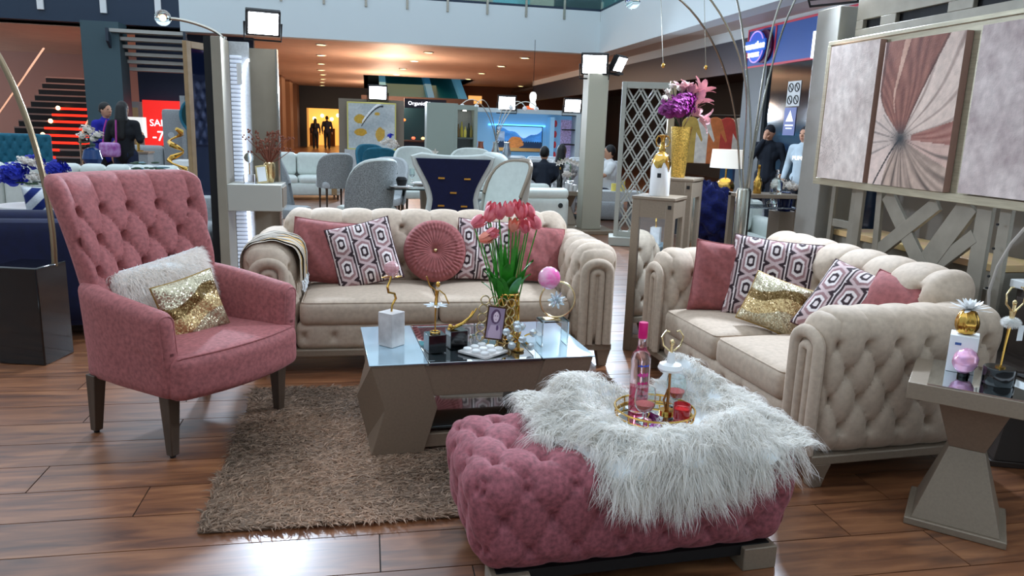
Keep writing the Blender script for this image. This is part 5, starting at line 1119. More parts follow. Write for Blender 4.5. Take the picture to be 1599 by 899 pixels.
for i, y in enumerate(range(26, 48, 4)):
    struct(MB().bb(-4.6, -3.9, y, y+1.6, 0, 3.6).build('wall_left', m_lw)); struct(MB().bb(-4.5, -4.3, y+1.6, y+4, .3, 2.7).build('window_%d' % (2+i), M('lit_shopglass', (90, 70, 56), .2, emit=(230, 180, 120), es=.35 if i % 2 else .12)))
    struct(MB().bb(-4.6, -4.2, y+1.6, y+4, 2.7, 3.6).build('trim_%d' % (30+i), m_store))
struct(MB().bb(2.2, 16, 40, 40.2, 0, 3.6).build('wall_far', M('brown_wall', (110, 80, 62), .6)))
for i, (x, z, w_, c) in enumerate(((3.2, 2.7, .5, WARM), (5.6, 2.9, .7, WARM), (7.2, 2.6, .4, WARM), (8.6, 2.5, .5, (255, 120, 70)), (10.2, 2.2, .6, WARM), (10.8, 1.5, .5, (255, 110, 60)), (9.3, 1.6, .4, WARM))):
    t = thing('lit_window', 'glowing far shop window of the brown wall, %s' % ('leftmost', 'above the television unit', 'near the light post', 'reddish upper', 'upper right', 'reddish lower right', 'lower amber')[i], 'window', (x, 39.95, z), group='far shop windows'); MB().bb(-w_/2, w_/2, 0, .05, -.2, .2).build('pane', M('farlit%d' % i, c, emit=c, es=1.0), t)
DL = [(-1.2, 22.3), (-1.4, 25.8), (-1.6, 29.5), (-1.8, 33.0), (-1.9, 36.1), (-2.1, 39.8), (-2.3, 43.0), (-2.5, 46.7), (1.8, 22.9), (1.6, 26.2), (1.4, 30.0), (1.3, 33.6), (4.6, 26.5), (4.5, 30.4), (4.5, 34.4), (4.7, 23.0), (7.6, 30.9), (7.6, 34.4), (7.6, 38.0)]
dl = MB().cyl((0, 0, -.02), .13, .02, 16).mesh('lens'); dl.materials.append(M('downlight', (255, 245, 200), emit=(255, 236, 160), es=7)); dr2 = MB().ring((0, 0, -.01), .14, .02, 20).mesh('trim_ring'); dr2.materials.append(m_whitem)
for i, (x, y) in enumerate(DL):
    t = thing('ceiling_downlight', 'yellow ceiling downlight, %s from the white fascia in the %s row' % (('first', 'second', 'third', 'fourth', 'fifth', 'sixth', 'seventh', 'eighth')[i if i < 8 else i-8 if i < 12 else (1, 2, 3, 0)[i-12] if i < 16 else i-16], ('leftmost', 'second', 'third', 'rightmost')[(i > 7)+(i > 11)+(i > 15)]), 'downlight', (x, y, FZ0), group='mall ceiling downlights'); mk('lens', dl, t); mk('trim_ring', dr2, t)
# escalator beams in the opening
t = thing('escalator', 'blue framed escalator rising through the ceiling opening', 'escalator', (2.4, 36, 0))
for i, (x, c) in enumerate(((-1.75, (120, 190, 215)), (.45, (60, 130, 170)), (2.0, (110, 180, 210)))):
    MB().prism([(0, 2.35), (12, 6.5), (12, 6.9), (0, 2.75)], .30, 'x', x).build('side_beam', M('esc%d' % i, c, .4, emit=c, es=.15), t, smooth=False)
MB().prism([(0, 2.3), (12, 6.3), (12, 6.4), (0, 2.4)], 3.6, 'x', -1.6).build('underside', M('esc_teal', (18, 92, 96), .4), t, smooth=False)
MB().bb(-2.6, 2.5, -.6, -.3, 2.25, 2.75).build('landing_beam', M('landing_brown', (96, 74, 66), .6), t)
# dark bar kiosk with sign
t = thing('bar_kiosk', 'dark bar kiosk with hanging sign and teal lit shelves', 'kiosk', (1.42, 24.4, 0))
MB().bb(-.5, 1.4, .6, .8, 0, 2.2).build('rear_wall', M('kiosk_teal', (10, 36, 44), .4, emit=(10, 60, 66), es=.25), t); MB().bb(-.5, 1.4, -.2, .1, 0, .98).build('counter', M('kiosk_dark', (22, 26, 38), .4), t); MB().bb(-.55, 1.45, -.25, .15, .98, 1.03).build('counter_top', M('kiosk_brown', (84, 56, 44), .4), t)
sg = MB().bb(-.25, 1.05, -.3, -.25, 2.02, 2.3).build('hanging_sign', M('kiosk_navy', (28, 38, 62), .5), t)
standing_text('sign_word', 'Organic', .16, m_swhite, t, (.12, -.31, 2.16)); standing_text('sign_word', 'Lounge', .16, m_swhite, t, (.75, -.31, 2.16)); MB().cyl((.44, -.30, 2.16), .07, .02, 16, axis=(0, -1, 0)).build('sign_dot', m_swhite, t)
for x, z, c in ((-.25, 1.65, (255, 120, 50)), (.62, 1.7, (255, 60, 50)), (.05, 1.1, (240, 90, 60)), (.35, 1.1, (255, 200, 120)), (.55, 1.08, (255, 200, 120))): MB().sph((x, -.1, z), .06, 10, 7, (1, 1, .7)).build('glowing_lamp', M('glow_%d_%d' % c[:2], c, emit=c, es=3), t)
# ------------------------------------------------ left background
m_pk = M('rosy_plaster', (190, 150, 138), .7); struct(MB().bb(-18, -4, 31, 31.2, 0, 3.68).build('wall_stair', m_pk)); struct(MB().bb(-18, -4.55, 21.3, 31, 3.62, 3.7).build('ceiling_stair', m_soff))
t = thing('staircase', 'dark staircase with red lit steps behind the teal chair', 'staircase', (-8.35, 21.4, 0)); m_step = M('black_step', (16, 18, 22), .4); m_red = M('red_led', (255, 50, 30), emit=(255, 44, 24), es=1.6); m_nos = M('step_nosing', (150, 130, 124), .4)
for i in range(14):
    z = .02+i*.18; MB().bb(-1.0, 1.1, i*.30, i*.30+.34, z, z+.14).build('step', m_step, t); MB().bb(-1.0, 1.1, i*.30-.02, i*.30+.06, z+.14, z+.18).build('nosing', m_nos, t)
    if i < 9: MB().bb(-.25, 1.08 if i > 2 else .4, i*.30-.03, i*.30-.005, z+.125, z+.19).build('red_light', m_red, t)
    if i % 2 == 0 and i < 10: MB().sph((-.18, i*.3-.05, z+.17), .06, 8, 6).build('step_lamp', M('step_lamp', (255, 220, 180), emit=(255, 200, 140), es=8), t)
for x in (-1.05, 1.15): MB().tube([(x, -.1, .9), (x, 4.1, 3.35)], .03, 8).build('handrail', m_chrome, t); MB().tube([(x, -.1, 0), (x, -.1, .9)], .03, 8).build('newel', m_chrome, t)
struct(MB().bb(-6.62, -5.78, 20.2, 20.85, 0, 3.66).build('trim_50', M('teal_grey_pillar', (62, 84, 92), .6)))
t = thing('stair_flight', 'upper flight of pale stair treads seen from below', 'staircase', (-5.1, 20.0, 0))
for i in range(6): MB().bb(-.86+i*.03, .78, .1+i*.16, .5+i*.16, 3.42-i*.165, 3.50-i*.165).build('tread', M('pale_tread', (170, 170, 164), .6), t)
for x in (-.92, .8): MB().prism([(.0, 3.2), (1.2, 2.3), (1.2, 2.5), (0, 3.5)], .06, 'x', x).build('stringer', M('stringer_slate', (44, 54, 68), .5), t, smooth=False)
struct(MB().bb(-5.8, -2.9, 21.6, 21.8, 1.85, 3.6).build('wall_navy', M('navy_wall', (30, 42, 66), .6)))
d = struct(MB().bb(-6.15, -5.72, 21.5, 21.6, 0, 1.85).build('door_1', M('door_grey', (150, 160, 160), .5))); MB().bb(-6.05, -5.82, 21.48, 21.5, .3, 1.7).build('pane', M('door_warm', (60, 60, 58), .3, emit=(190, 160, 120), es=.25), d)
t = thing('sale_sign', 'red illuminated sale sign with white lettering behind the grey sofas', 'sign', (-5.2, 21.4, 0)); MB().bb(-.48, .48, 0, .06, .75, 1.90).bb(-.4, -.34, .02, .06, 0, .75).bb(.34, .4, .02, .06, 0, .75).build('panel', M('sale_red', (226, 40, 36), .5, emit=(240, 40, 34), es=.9), t)
standing_text('sign_word', 'SALE', .24, m_swhite, t, (-.08, -.012, 1.32)); standing_text('sign_word', '-70', .36, m_swhite, t, (-.05, -.012, .98))
t = thing('lit_tree', 'row of amber fairy lights on the column at the left edge', 'decoration', (-9.1, 20.6, 0)); MB().bb(-.6, .12, 0, .3, 0, 2.9).build('column', M('amber_column', (110, 50, 30), .7), t)
for i in range(9): MB().sph((.05+.03*(i % 2), -.05, .3+i*.28), .05, 8, 6).build('fairy_light', M('fairy', (255, 170, 80), emit=(255, 150, 60), es=7), t)
simple_sofa('white channel tufted sofa standing behind the navy sofa', (-3.55, 10.0, 0), R(180), 2.7, .9, .93, m_wleather, channel=10, name='channel_sofa')
simple_sofa('pale grey sofa beside the two standing women', (-2.75, 11.6, 0), R(175), 1.7, .9, .84, m_lgrey); simple_sofa('dark grey sofa in front of the red sale sign', (-3.75, 16.6, 0), 0, 2.6, 1.0, .92, m_grey, nb=3)
def tuft_chair(label, loc, rz, mat, W=.72, H=1.08):
    t = thing('tufted_chair', label, 'chair', loc, rz); RB((W, .66, .16), .05, .05).mb().build('seat', mat, t, loc=(0, -.02, .40))
    rb = RB((W, .12, H-.42), .05, .02, {'front': (.16, .26, .03, 0, .1, None, None), 'back': (.16, .26, .03, 0, .1, None, None)}); rb.mb().build('backrest', mat, t, loc=(0, .30, .42+(H-.42)/2))
    for sx in (-1, 1):
        RB((.10, .6, .24), .045, .05).mb().build('arm', mat, t, loc=(sx*(W/2), .0, .52))
        for sy in (-1, 1): MB().cyl((sx*(W/2-.08), sy*.24, 0), .016, .32, 8, .024).build('leg', m_leg, t)
    return t
tuft_chair('teal tufted armchair in front of the dark staircase', (-5.95, 14.6, 0), R(10), m_teal, .95, 1.12)
t = thing('flower_vase', 'white flowers in a round blue vase beside the women', 'vase', (-3.68, 11.3, 0)); MB().cyl((0, 0, 0), .14, .78, 16).build('stand', m_leg, t); MB().lathe([(0, .78), (.07, .78), (.13, .90), (.10, 1.02), (.05, 1.05), (0, 1.05)], 20).build('vase_body', M('cobalt', (30, 60, 110), .15), t)
for i, (x, z) in enumerate(((-.10, 1.20), (0, 1.27), (.10, 1.22), (.03, 1.17), (-.05, 1.30))): bloom(t, (x, -.03, z), .07, m_wpet, 24, 90+i, 'flower')
for i in range(8): MB().sph((0, 0, 0), .07, 6, 5, (1, .45, .15)).build('leaf', m_dleaf, t, loc=(random.uniform(-.13, .13), -.02, random.uniform(1.06, 1.2)), rz=i)
t = thing('gold_sculpture', 'twisting gold ribbon sculpture behind the rose armchair', 'sculpture', (-2.0, 8.7, 0)); MB().bb(-.12, .12, -.12, .12, 0, .88).build('plinth', m_white, t)
P = [(.09*math.sin(k*.9)*(1-.02*k), .06*math.cos(k*.9), .90+k*.028) for k in range(18)]; MB().tube(P, [.02+.012*math.sin(k*1.3) for k in range(18)], 8).build('ribbon', m_gold, t)
t = thing('flower_vase', 'grey green leaves and pale blooms behind the rose armchair', 'vase', (-2.28, 8.6, 0)); MB().bb(-.14, .14, -.14, .14, 0, .78).build('stand', m_champ, t); MB().cyl((0, 0, .78), .06, .10, 14).build('pot', m_white, t)
for i in range(22): a = random.uniform(0, 6.28); MB().sph((0, 0, 0), .07, 6, 5, (1, .4, .15)).build('leaf', m_dleaf if i % 3 else M('blue_grey_leaf', (110, 140, 150), .6), t, loc=(.16*math.cos(a), .1*math.sin(a), .92+random.uniform(0, .1)), rz=a)
t = thing('wood_console', 'pale oak console with white top beside the vanity unit', 'console', (-2.05, 10.6, 0)); MB().bb(-.40, .40, -.2, .2, .88, .95).build('white_top', m_white, t, bevel=.004); MB().bb(-.34, .34, -.18, .18, .0, .88).build('body', M('pale_oak', (176, 160, 134), .5), t); MB().bb(-.2, .25, -.19, -.18, .55, .80).build('niche', M('niche_shade', (120, 104, 84), .6), t)
t = thing('slatted_headboard', 'grey ribbed panel behind the dark grey sofa', 'panel', (-2.68, 13.4, 0))
for i in range(7): MB().cyl((-.26+i*.085, 0, 0), .045, 1.84, 10).build('rib', m_grey, t)
t = thing('grey_headboard', 'plain grey upholstered headboard left of the ribbed panel', 'headboard', (-3.14, 13.6, 0)); RB((.36, .1, 1.62), .04, .06).mb().build('padding', m_grey, t, loc=(0, 0, .81)); MB().cyl((-.04, -.05, 1.2), .05, .008, 12, axis=(0, -1, 0)).build('emblem', m_lgrey, t)
t = thing('table_lamp', 'small white square shade lamp before the red sale sign', 'table lamp', (-4.15, 15.2, .85)); MB().bb(-.13, .13, -.13, .13, .25, .62).build('lamp_shade', M('lamp_shade'), t); MB().cyl((0, 0, .02), .025, .24).build('base', m_gold, t); MB().cyl((0, 0, 0), .08, .02).build('foot', m_gold, t)
t = thing('lamp_stand', 'plain grey stand holding the small square lamp', 'stand', (-4.15, 15.2, 0)); MB().bb(-.2, .2, -.2, .2, 0, .82).build('body', m_grey, t); MB().bb(-.22, .22, -.22, .22, .82, .85).build('stand_top', m_champ, t)
t = thing('round_mirror', 'round teal edged wall mirror with gold inlay beside the tall mirror', 'mirror', (-2.18, 10.9, 1.52)); MB().bb(-.03, .03, 0, .04, -1.52, -.2).build('stand_pole', m_champ, t); MB().bb(-.2, .2, -.12, .12, -1.52, -1.49).build('stand_foot', m_champ, t); MB().cyl((0, 0, 0), .24, .04, 32, axis=(0, -1, 0)).build('glass', M('teal_mirror', (40, 80, 84), .1, metal=.6), t); MB().ring((0, -.04, 0), .24, .018, 32, (0, 1, 0)).build('rim', m_teal, t); MB().tube([(.1+.03*math.sin(k), -.05, -.2+k*.045) for k in range(10)], .02, 6).build('gold_inlay', m_gold, t)

# ------------------------------------------------ dining area and lounge behind the sofa
def shell_chair(label, loc, rz, mat, back, W=.56, H=1.0, leg=m_leg, group='dining chairs around the glass table', trim=None):
    """upholstered dining chair with a curved wrap-around back"""
    t = thing('dining_chair', label, 'chair', loc, rz, group); RB((W-.06, .52, .12), .04, .05).mb().build('seat', mat, t, loc=(0, -.03, .45)); V = []; V2 = []; nu, nv = 18, 10
    for i in range(nu):
        a = (i/(nu-1)-.5)*R(200)
        for j in range(nv):
            f = j/(nv-1); hh = .40+(H-.40)*f*(1-.55*abs(a/R(100))**3); fl_ = 1+.12*f
            V.append((W/2*fl_*math.sin(a), -.02+.28*math.cos(a)+.08*f, hh)); V2.append(((W/2-.05)*fl_*math.sin(a), -.02+.23*math.cos(a)+.08*f, hh-.005))
    MB().grid(V, nu, nv).build('outer_back', back, t, ang=80); MB().grid(V2, nu, nv, flip=True).build('inner_back', mat, t, ang=80)
    P = [tuple((np.array(V[i*nv+nv-1])+np.array(V2[i*nv+nv-1]))/2) for i in range(nu)]; MB().tube(P, .027, 8).build('edge_roll', trim or mat, t)
    for sx in (-1, 1):
        for sy in (-1, 1): MB().cyl((sx*(W/2-.09), sy*.2, 0), .014, .40, 8, .022).build('leg', leg, t)
    return t
shell_chair('grey dining chair with legs showing at the left end of the table group', (-.55, 13.4, 0), R(200), m_lgrey, m_greyp, .56, .98)
shell_chair('speckled grey dining chair left of the navy chair, back to the sofa', (.02, 9.4, 0), R(215), m_wleather, m_greyp, .62, 1.08)
shell_chair('speckled grey dining chair behind the place settings', (.25, 10.75, 0), R(-20), m_lgrey, m_greyp, .58, 1.02)
shell_chair('teal dining chair farther from the sofa', (.14, 15.2, 0), R(20), m_teal, m_teal, .6, 1.08); shell_chair('teal dining chair nearer to the glass table', (.28, 13.6, 0), R(170), m_teal, m_teal, .6, 1.08)
for lb, p, rz in (('white wing dining chair left of the orchid', (.80, 11.9, 0), R(15)), ('white wing dining chair right of the orchid', (1.62, 12.0, 0), R(-15))): shell_chair(lb, p, rz, m_wleather, m_wleather, .68, 1.15)
shell_chair('striped cream dining chair right of the navy chair', (1.56, 8.75, 0), R(-60), m_wleather, M('cream_velvet', (206, 204, 192), .8), .66, 1.12, trim=m_champ); shell_chair('cream dining chair beside the white recliner', (1.86, 10.1, 0), R(-75), m_wleather, M('cream_velvet'), .62, 1.08, trim=m_champ)
shell_chair('grey chair half hidden by the vanity unit', (-1.0, 9.2, 0), R(70), m_grey, m_grey, .58, 1.20, group=None)
# navy wing chair seen from behind
t = thing('wing_dining_chair', 'navy and cream hourglass backed chair with five gold bars', 'chair', (.92, 8.15, 0)); pts = []
for f in np.linspace(0, 1, 14): z = .35+.78*f; pts.append((.245+.135*max(0, f-.45)**1.3*2.1+.03*math.cos(f*6), z+.03*f))
poly = [(x, z) for x, z in pts]+[(-x, z) for x, z in pts[::-1]]
MB().prism(poly, .05, 'y', -.05).build('back_panel', M('navy_back', (8, 16, 58), .8, noise=.15, nscale=20), t, smooth=False)
rimp = [(x+.012, .0, z) for x, z in pts]+[(x, 0, pts[-1][1]+.02-.03*(1-(x/.38)**2)) for x in np.linspace(.34, -.34, 12)]+[(-x-.012, .0, z) for x, z in pts[::-1]]
MB().tube(rimp, .03, 8, flat=1.6).build('cream_rim', m_wleather, t); MB().prism([(x*1.02, z+.01) for x, z in poly], .06, 'y', .0).build('front_padding', m_wleather, t, smooth=False)
for x, z in ((-.13, .955), (.15, .95), (0, .80), (-.13, .66), (.12, .655)): MB().bb(x-.035, x+.035, -.062, -.05, z-.009, z+.009).build('gold_bar', m_gold, t)
RB((.54, .54, .14), .05, .05).mb().build('seat', m_wleather, t, loc=(0, .26, .42))
for sx in (-1, 1):
    for sy in (.02, .46): MB().cyl((sx*.2, sy, 0), .016, .36, 8, .024).build('leg', m_leg, t)
t = thing('glass_dining_table', 'rectangular glass dining table with pale column base', 'dining table', (.86, 9.55, 0)); MB().bb(-.62, .72, -.45, .45, .735, .75).build('glass_top', m_glass, t, bevel=.003); MB().bb(-.62, .72, -.452, -.448, .734, .751).build('glass_edge', M('glass_edge', (14, 34, 36), .2), t)
MB().lathe([(0, 0), (.30, 0), (.26, .05), (.18, .35), (.2, .70), (.24, .735), (0, .735)], 24).build('column_base', m_champ, t)
PG = 'place settings on the glass table'
for i, (x, y) in enumerate(((.42, 9.25), (.70, 9.85), (1.2, 9.8))):
    t = thing('plate', 'white stacked plate on the glass table, %s' % ('nearest the speckled chair', 'at the far side', 'at the far right'), 'plate', (x, y, .7505), group=PG) if False else thing('plate', ('white plate under a black napkin near the speckled chair', 'white plate at the far side of the glass table', 'white plate beside the orchid on glass table')[i], 'plate', (x, y, .7505), group=PG)
    MB().lathe([(0, 0), (.08, 0), (.14, .018), (.135, .02), (.075, .005), (0, .005)], 24).build('rim', m_white, t); MB().lathe([(0, .006), (.06, .006), (.10, .028), (.095, .03), (.05, .012), (0, .012)], 24).build('bowl', m_white, t)
    if i == 0: MB().lathe([(0, .02), (.05, .02), (.07, .10), (.05, .13), (0, .12)], 10).build('napkin', m_blackm, t)
t = thing('orchid_vase', 'white orchid in a glass cylinder on the dining table', 'vase', (.80, 9.45, .7505)); MB().lathe([(0, 0), (.05, 0), (.05, .20), (.046, .20), (.046, .006), (0, .006)], 18).build('cylinder', m_glass, t)
for i, (x, z) in enumerate(((-.03, .36), (.04, .42), (.08, .35), (0, .30), (-.08, .28))): lily(t, (x, 0, z), (.2*(i-2), -1, .3), .055, m_wpet, 5); MB().tube([(0, 0, .02), (x*.5, 0, z*.6), (x, 0, z)], .004, 5).build('stem', m_leaf, t)
for i, (x, y) in enumerate(((.30, 9.6), (.36, 9.75), (.56, 9.5))):
    t = thing('stem_glass', ('tall stem glass at the left end of the glass table', 'second tall stem glass at the left end of the glass table', 'stem glass beside the orchid cylinder')[i], 'glass', (x, y, .7505), group='stem glasses on the dining table'); MB().lathe([(0, 0), (.035, 0), (.005, .01), (.005, .10), (.035, .14), (.03, .22), (.028, .22), (.03, .145), (0, .11)], 16).build('bowl', m_glass, t)
t = simple_sofa('white sofa with wooden trim beyond the grey dining chair', (-1.35, 15.6, 0), R(8), 1.7, .9, .90, m_wleather); MB().bb(.62, .72, -.47, -.44, .1, .6).build('wood_trim', m_mw, t)
simple_sofa('long pale sofa against the television unit', (3.6, 15.2, 0), R(180), 3.0, .95, .98, m_lgrey, nb=3)
t = thing('recliner', 'white leather recliner armchair with round control button', 'recliner', (2.34, 10.75, 0), R(96))
RB((.98, .86, .36), .08, .05).mb().build('base', m_wleather, t, loc=(0, 0, .30)); RB((.60, .62, .18), .07, .05, crown=.03).mb().build('seat_cushion', m_wleather, t, loc=(0, -.1, .50))
def rl(Q): Q = Q.copy(); Q[:, 1] += .25*np.clip((Q[:, 2]+.35)/.7, 0, 1); return Q
RB((.66, .26, .72), .11, .04, deform=rl).mb().build('backrest', m_wleather, t, loc=(0, .32, .80))
for sx in (-1, 1): RB((.20, .84, .16), .07, .04).mb().build('arm_pad', m_wleather, t, loc=(sx*.40, -.02, .62)); RB((.20, .84, .5), .06, .05).mb().build('arm_side', m_wleather, t, loc=(sx*.40, -.02, .32))
MB().cyl((.50, -.30, .46), .035, .012, 16, axis=(1, 0, 0)).build('control_button', m_black, t); MB().cyl((-.50, -.30, .46), .035, .012, 16, axis=(-1, 0, 0)).build('control_button', m_black, t)
hourglass('hourglass table with black bottle and candles beside the recliner', (3.18, 11.75, 0), R(-15), wx=.26, wy=.22, h=.56, mirror=False)
bottle('black_bottle', 'black bottle with gold neck on the far hourglass table', (3.02, 11.65, .557), [(0, 0), (.045, 0), (.047, .2), (.02, .25), (.016, .33), (0, .33)], m_black, capz=.335)
for i, x in enumerate((3.13, 3.20, 3.27)):
    t = thing('pillar_candle', ('short white candle next to the black bottle', 'middle white candle of three on the far table', 'white candle nearest the light post')[i], 'candle', (x, 11.62, .557), group='candles on the far hourglass table'); MB().cyl((0, 0, 0), .032, .14-.02*i, 14).build('wax', m_white, t); MB().cyl((0, 0, .14-.02*i), .002, .012, 5).build('wick', m_blackm, t)
t = thing('orchid_vase', 'white orchid sprays and round flower on the far hourglass table', 'vase', (3.24, 11.85, .557)); MB().lathe([(0, 0), (.05, 0), (.06, .15), (0, .15)], 14).build('pot', m_white, t)
for i in range(9): lily(t, (-.12+.05*i-.1, -.05, .48-.02*abs(i-3)), (.1*(i-4), -1, .2), .06, m_wpet, 5)
bloom(t, (-.06, -.1, .25), .09, m_wpet, 40, 120, 'round_flower'); MB().tube([(0, 0, .15), (0, 0, .4), (-.2, -.03, .5)], .006, 5).build('stem', m_leaf, t)
t = thing('white_console', 'low white console with yellow candles behind the light post', 'console', (4.0, 11.85, 0)); MB().bb(-.62, .45, -.2, .2, .40, .56).build('drawer_box', m_lgrey, t, bevel=.005); MB().bb(-.55, -.45, -.16, .16, 0, .4).build('leg', m_lgrey, t); MB().bb(.3, .4, -.16, .16, 0, .4).build('leg', m_lgrey, t)
for i, (x, h) in enumerate(((3.98, .12), (4.10, .17))):
    t = thing('pillar_candle', ('short yellow candle on the white console', 'taller yellow candle on the white console')[i], 'candle', (x, 11.78, .5605), group='yellow candles'); MB().cyl((0, 0, 0), .055, h, 16).build('wax', M('yellow_wax', (236, 216, 110), .5), t); MB().cyl((0, 0, h), .003, .014, 5).build('wick', m_blackm, t)
# television unit
t = thing('television_unit', 'pale blue lit wall unit with shelves around a television', 'tv unit', (0, 18, 0)); m_tvu = M('tv_unit_blue', (150, 190, 214), .5, emit=(90, 160, 220), es=.22); m_tvw = M('tv_unit_white', (190, 204, 208), .5)
MB().bb(2.5, 5.0, .3, .4, 0, 1.86).build('back_panel', m_tvu, t); MB().bb(2.42, 5.1, -.1, .4, 1.86, 1.96).build('top_board', m_tvw, t); MB().bb(2.42, 2.56, -.1, .4, 0, 1.86).build('side_board', m_tvw, t); MB().bb(4.36, 4.46, -.05, .4, 0, 1.80).build('divider', m_tvu, t); MB().bb(4.98, 5.1, -.1, .4, 0, 1.86).build('side_board', m_tvw, t)
MB().bb(2.9, 4.3, .22, .3, 1.56, 1.60).build('light_bar', M('cyan_led', (150, 220, 255), emit=(90, 190, 255), es=2.2), t); MB().bb(2.5, 4.4, -.3, .3, 0, .62).build('low_cabinet', m_tvw, t)
for z in (1.15, 1.50): MB().bb(4.72, 4.98, -.05, .3, z, z+.03).build('shelf', m_blackm, t)
MB().bb(4.70, 4.97, .27, .29, .3, 1.75).build('mosaic_panel', M('mosaic_lilac', (170, 160, 190), .4, noise=.6, nscale=30, emit=(150, 130, 180), es=.3), t)
for z in (.9, 1.15, 1.4, 1.65): MB().sph((4.52, .1, z), .06, 10, 7, (.7, .7, 1.4)).build('red_ornament', M('red_lacquer', (220, 60, 66), .4), t)
t = thing('television', 'television showing a blue mountain lake with an autumn tree', 'television', (3.65, 18.15, .95)); MB().bb(-.57, .57, 0, .05, 0, .62).build('bezel', m_black, t, bevel=.004)
nu, nv = 120, 66; a, b = np.meshgrid(np.linspace(0, 1, nu), np.linspace(0, 1, nv), indexing='ij'); a = a.ravel(); b = b.ravel(); c = mixc((190, 220, 240), (120, 180, 230), b)
rd = .74+.16*np.sin(a*6.5+.6)+.05*np.sin(a*19); mt = b < rd; c[mt] = mixc((24, 70, 130), (70, 140, 210), .5+.5*fbm(a, b, 9, 8))[mt]; ml = (a < .16) & (b < .8); c[ml] = mixc((150, 170, 190), (60, 90, 130), .5+.5*fbm(a, b, 12, 9))[ml]
fo = b < .36+.05*np.abs(np.sin(a*60)); c[fo] = lin((14, 34, 60)); tr = ((a-.42)/.17)**2+((b-.34)/.26)**2+.45*fbm(a, b, 14, 31) < 1; c[tr] = mixc((120, 74, 34), (190, 120, 60), .5+.5*fbm(a, b, 22, 4))[tr]; c[b < .13] = mixc((170, 130, 70), (120, 90, 50), a)[b < .13]
msc = M('tv_screen', attr=True, rough=.3); nt_ = msc.node_tree; at_ = [n_ for n_ in nt_.nodes if n_.type == 'ATTRIBUTE'][0]; nt_.links.new(at_.outputs['Color'], nt_.nodes['Principled BSDF'].inputs['Emission Color']); nt_.nodes['Principled BSDF'].inputs['Emission Strength'].default_value = .8
MB().grid(np.c_[-.55+1.1*a, np.full(len(a), -.002), .02+.58*b], nu, nv, col=c).build('screen', msc, t)
# bar cabinet
t = thing('bar_cabinet', 'tall grey green bar cabinet with lit niche', 'cabinet', (1.42, 13.0, 0)); m_bar = M('sage_lacquer', (158, 168, 158), .5)
MB().bb(-.42, .05, -.1, .35, 0, 1.88).build('door', m_bar, t, bevel=.004); MB().bb(.05, .10, -.1, .35, 0, 1.88).build('side', m_bar, t); MB().bb(.38, .44, -.1, .35, 0, 1.84).build('side', m_bar, t); MB().bb(.10, .38, -.1, .35, 1.78, 1.86).build('top', m_bar, t); MB().bb(.10, .38, .30, .35, 0, 1.78).build('rear', m_lgrey, t)
for z in (.55, 1.02, 1.30): MB().bb(.10, .38, -.08, .30, z, z+.025).build('shelf', M('bar_shelf', (90, 96, 92), .5), t)
MB().cyl((.24, .1, 1.765), .03, .012, 14).build('niche_light', M('spot_lens'), t); MB().bb(.18, .34, -.11, -.095, .62, .98).build('pierced_screen', m_white, t)
for i, (x, c, h) in enumerate(((.13, (120, 90, 50), .22), (.19, (190, 170, 60), .26), (.25, (226, 206, 90), .18), (.31, (40, 44, 30), .24), (.35, (150, 130, 60), .2))):
    bottle('liquor_bottle', '%s bottle in the lit niche of the bar cabinet' % ('brown', 'mustard', 'yellow', 'black', 'amber')[i], (1.42+x, 13.05, 1.3255), [(0, 0), (.025, 0), (.027, h*.6), (.012, h*.75), (.01, h), (0, h)], M('bott%d' % i, c, .2), group='bottles in the bar cabinet')
t = thing('drawer_cabinet', 'low pale drawer cabinet with copper jug between bar and television', 'cabinet', (2.2, 13.4, 0)); MB().bb(-.32, .5, -.2, .2, 0, .96).build('body', m_tvw, t, bevel=.005); MB().bb(-.34, .52, -.22, .22, .96, 1.0).build('top', m_lgrey, t)
for x in (-.1, .2): MB().bb(x-.08, x+.08, -.21, -.2, .82, .88).build('drawer_pull', m_blackm, t)
for i, (x, c, nm_) in enumerate(((1.98, (196, 120, 96), 'copper jug'), (2.25, (200, 205, 200), 'silver jug'), (2.45, (190, 200, 210), 'glass jug'))): bottle('jug', '%s standing on the low drawer cabinet' % nm_, (x, 13.3, 1.0005), [(0, 0), (.07, 0), (.08, .08), (.05, .18), (.045, .24), (.06, .26), (0, .26)], M('jug%d' % i, c, .25, metal=.8), cat='jug')
# gold head painting on easel board
t = thing('abstract_painting', 'large abstract painting in white grey and gold with yellow frame', 'painting', (.13, 18.1, .92)); MB().bb(-.56, .56, 0, .06, -.02, 1.06).build('frame', M('yellow_frame', (206, 196, 110), .5), t, bevel=.006)
nu, nv = 100, 90; a, b = np.meshgrid(np.linspace(0, 1, nu), np.linspace(0, 1, nv), indexing='ij'); a = a.ravel(); b = b.ravel(); c = mixc((150, 162, 168), (214, 218, 214), .5+.5*fbm(a, b, 4, 12))
for cx, cz, sx_, sz_, co in ((.25, .66, .12, .10, (198, 160, 60)), (.27, .36, .14, .08, (196, 152, 52)), (.68, .33, .10, .15, (200, 160, 70)), (.62, .78, .06, .04, (198, 158, 60))): k = ((a-cx)/sx_)**2+((b-cz)/sz_)**2+.5*fbm(a, b, 16, 3) < 1; c[k] = lin(co)
dk = np.abs((b-.45)-.5*np.sin((a-.25)*3.2)) < .018; c[dk & (a > .28) & (a < .75)] = lin((50, 52, 60)); wl = np.abs((b-.52)-.5*np.sin((a-.25)*3.0)) < .03; c[wl & (a > .3) & (a < .7)] = lin((238, 240, 240))
MB().grid(np.c_[-.53+1.06*a, np.full(len(a), -.004), .01+1.02*b], nu, nv, col=c).build('painted_face', m_canvas, t)
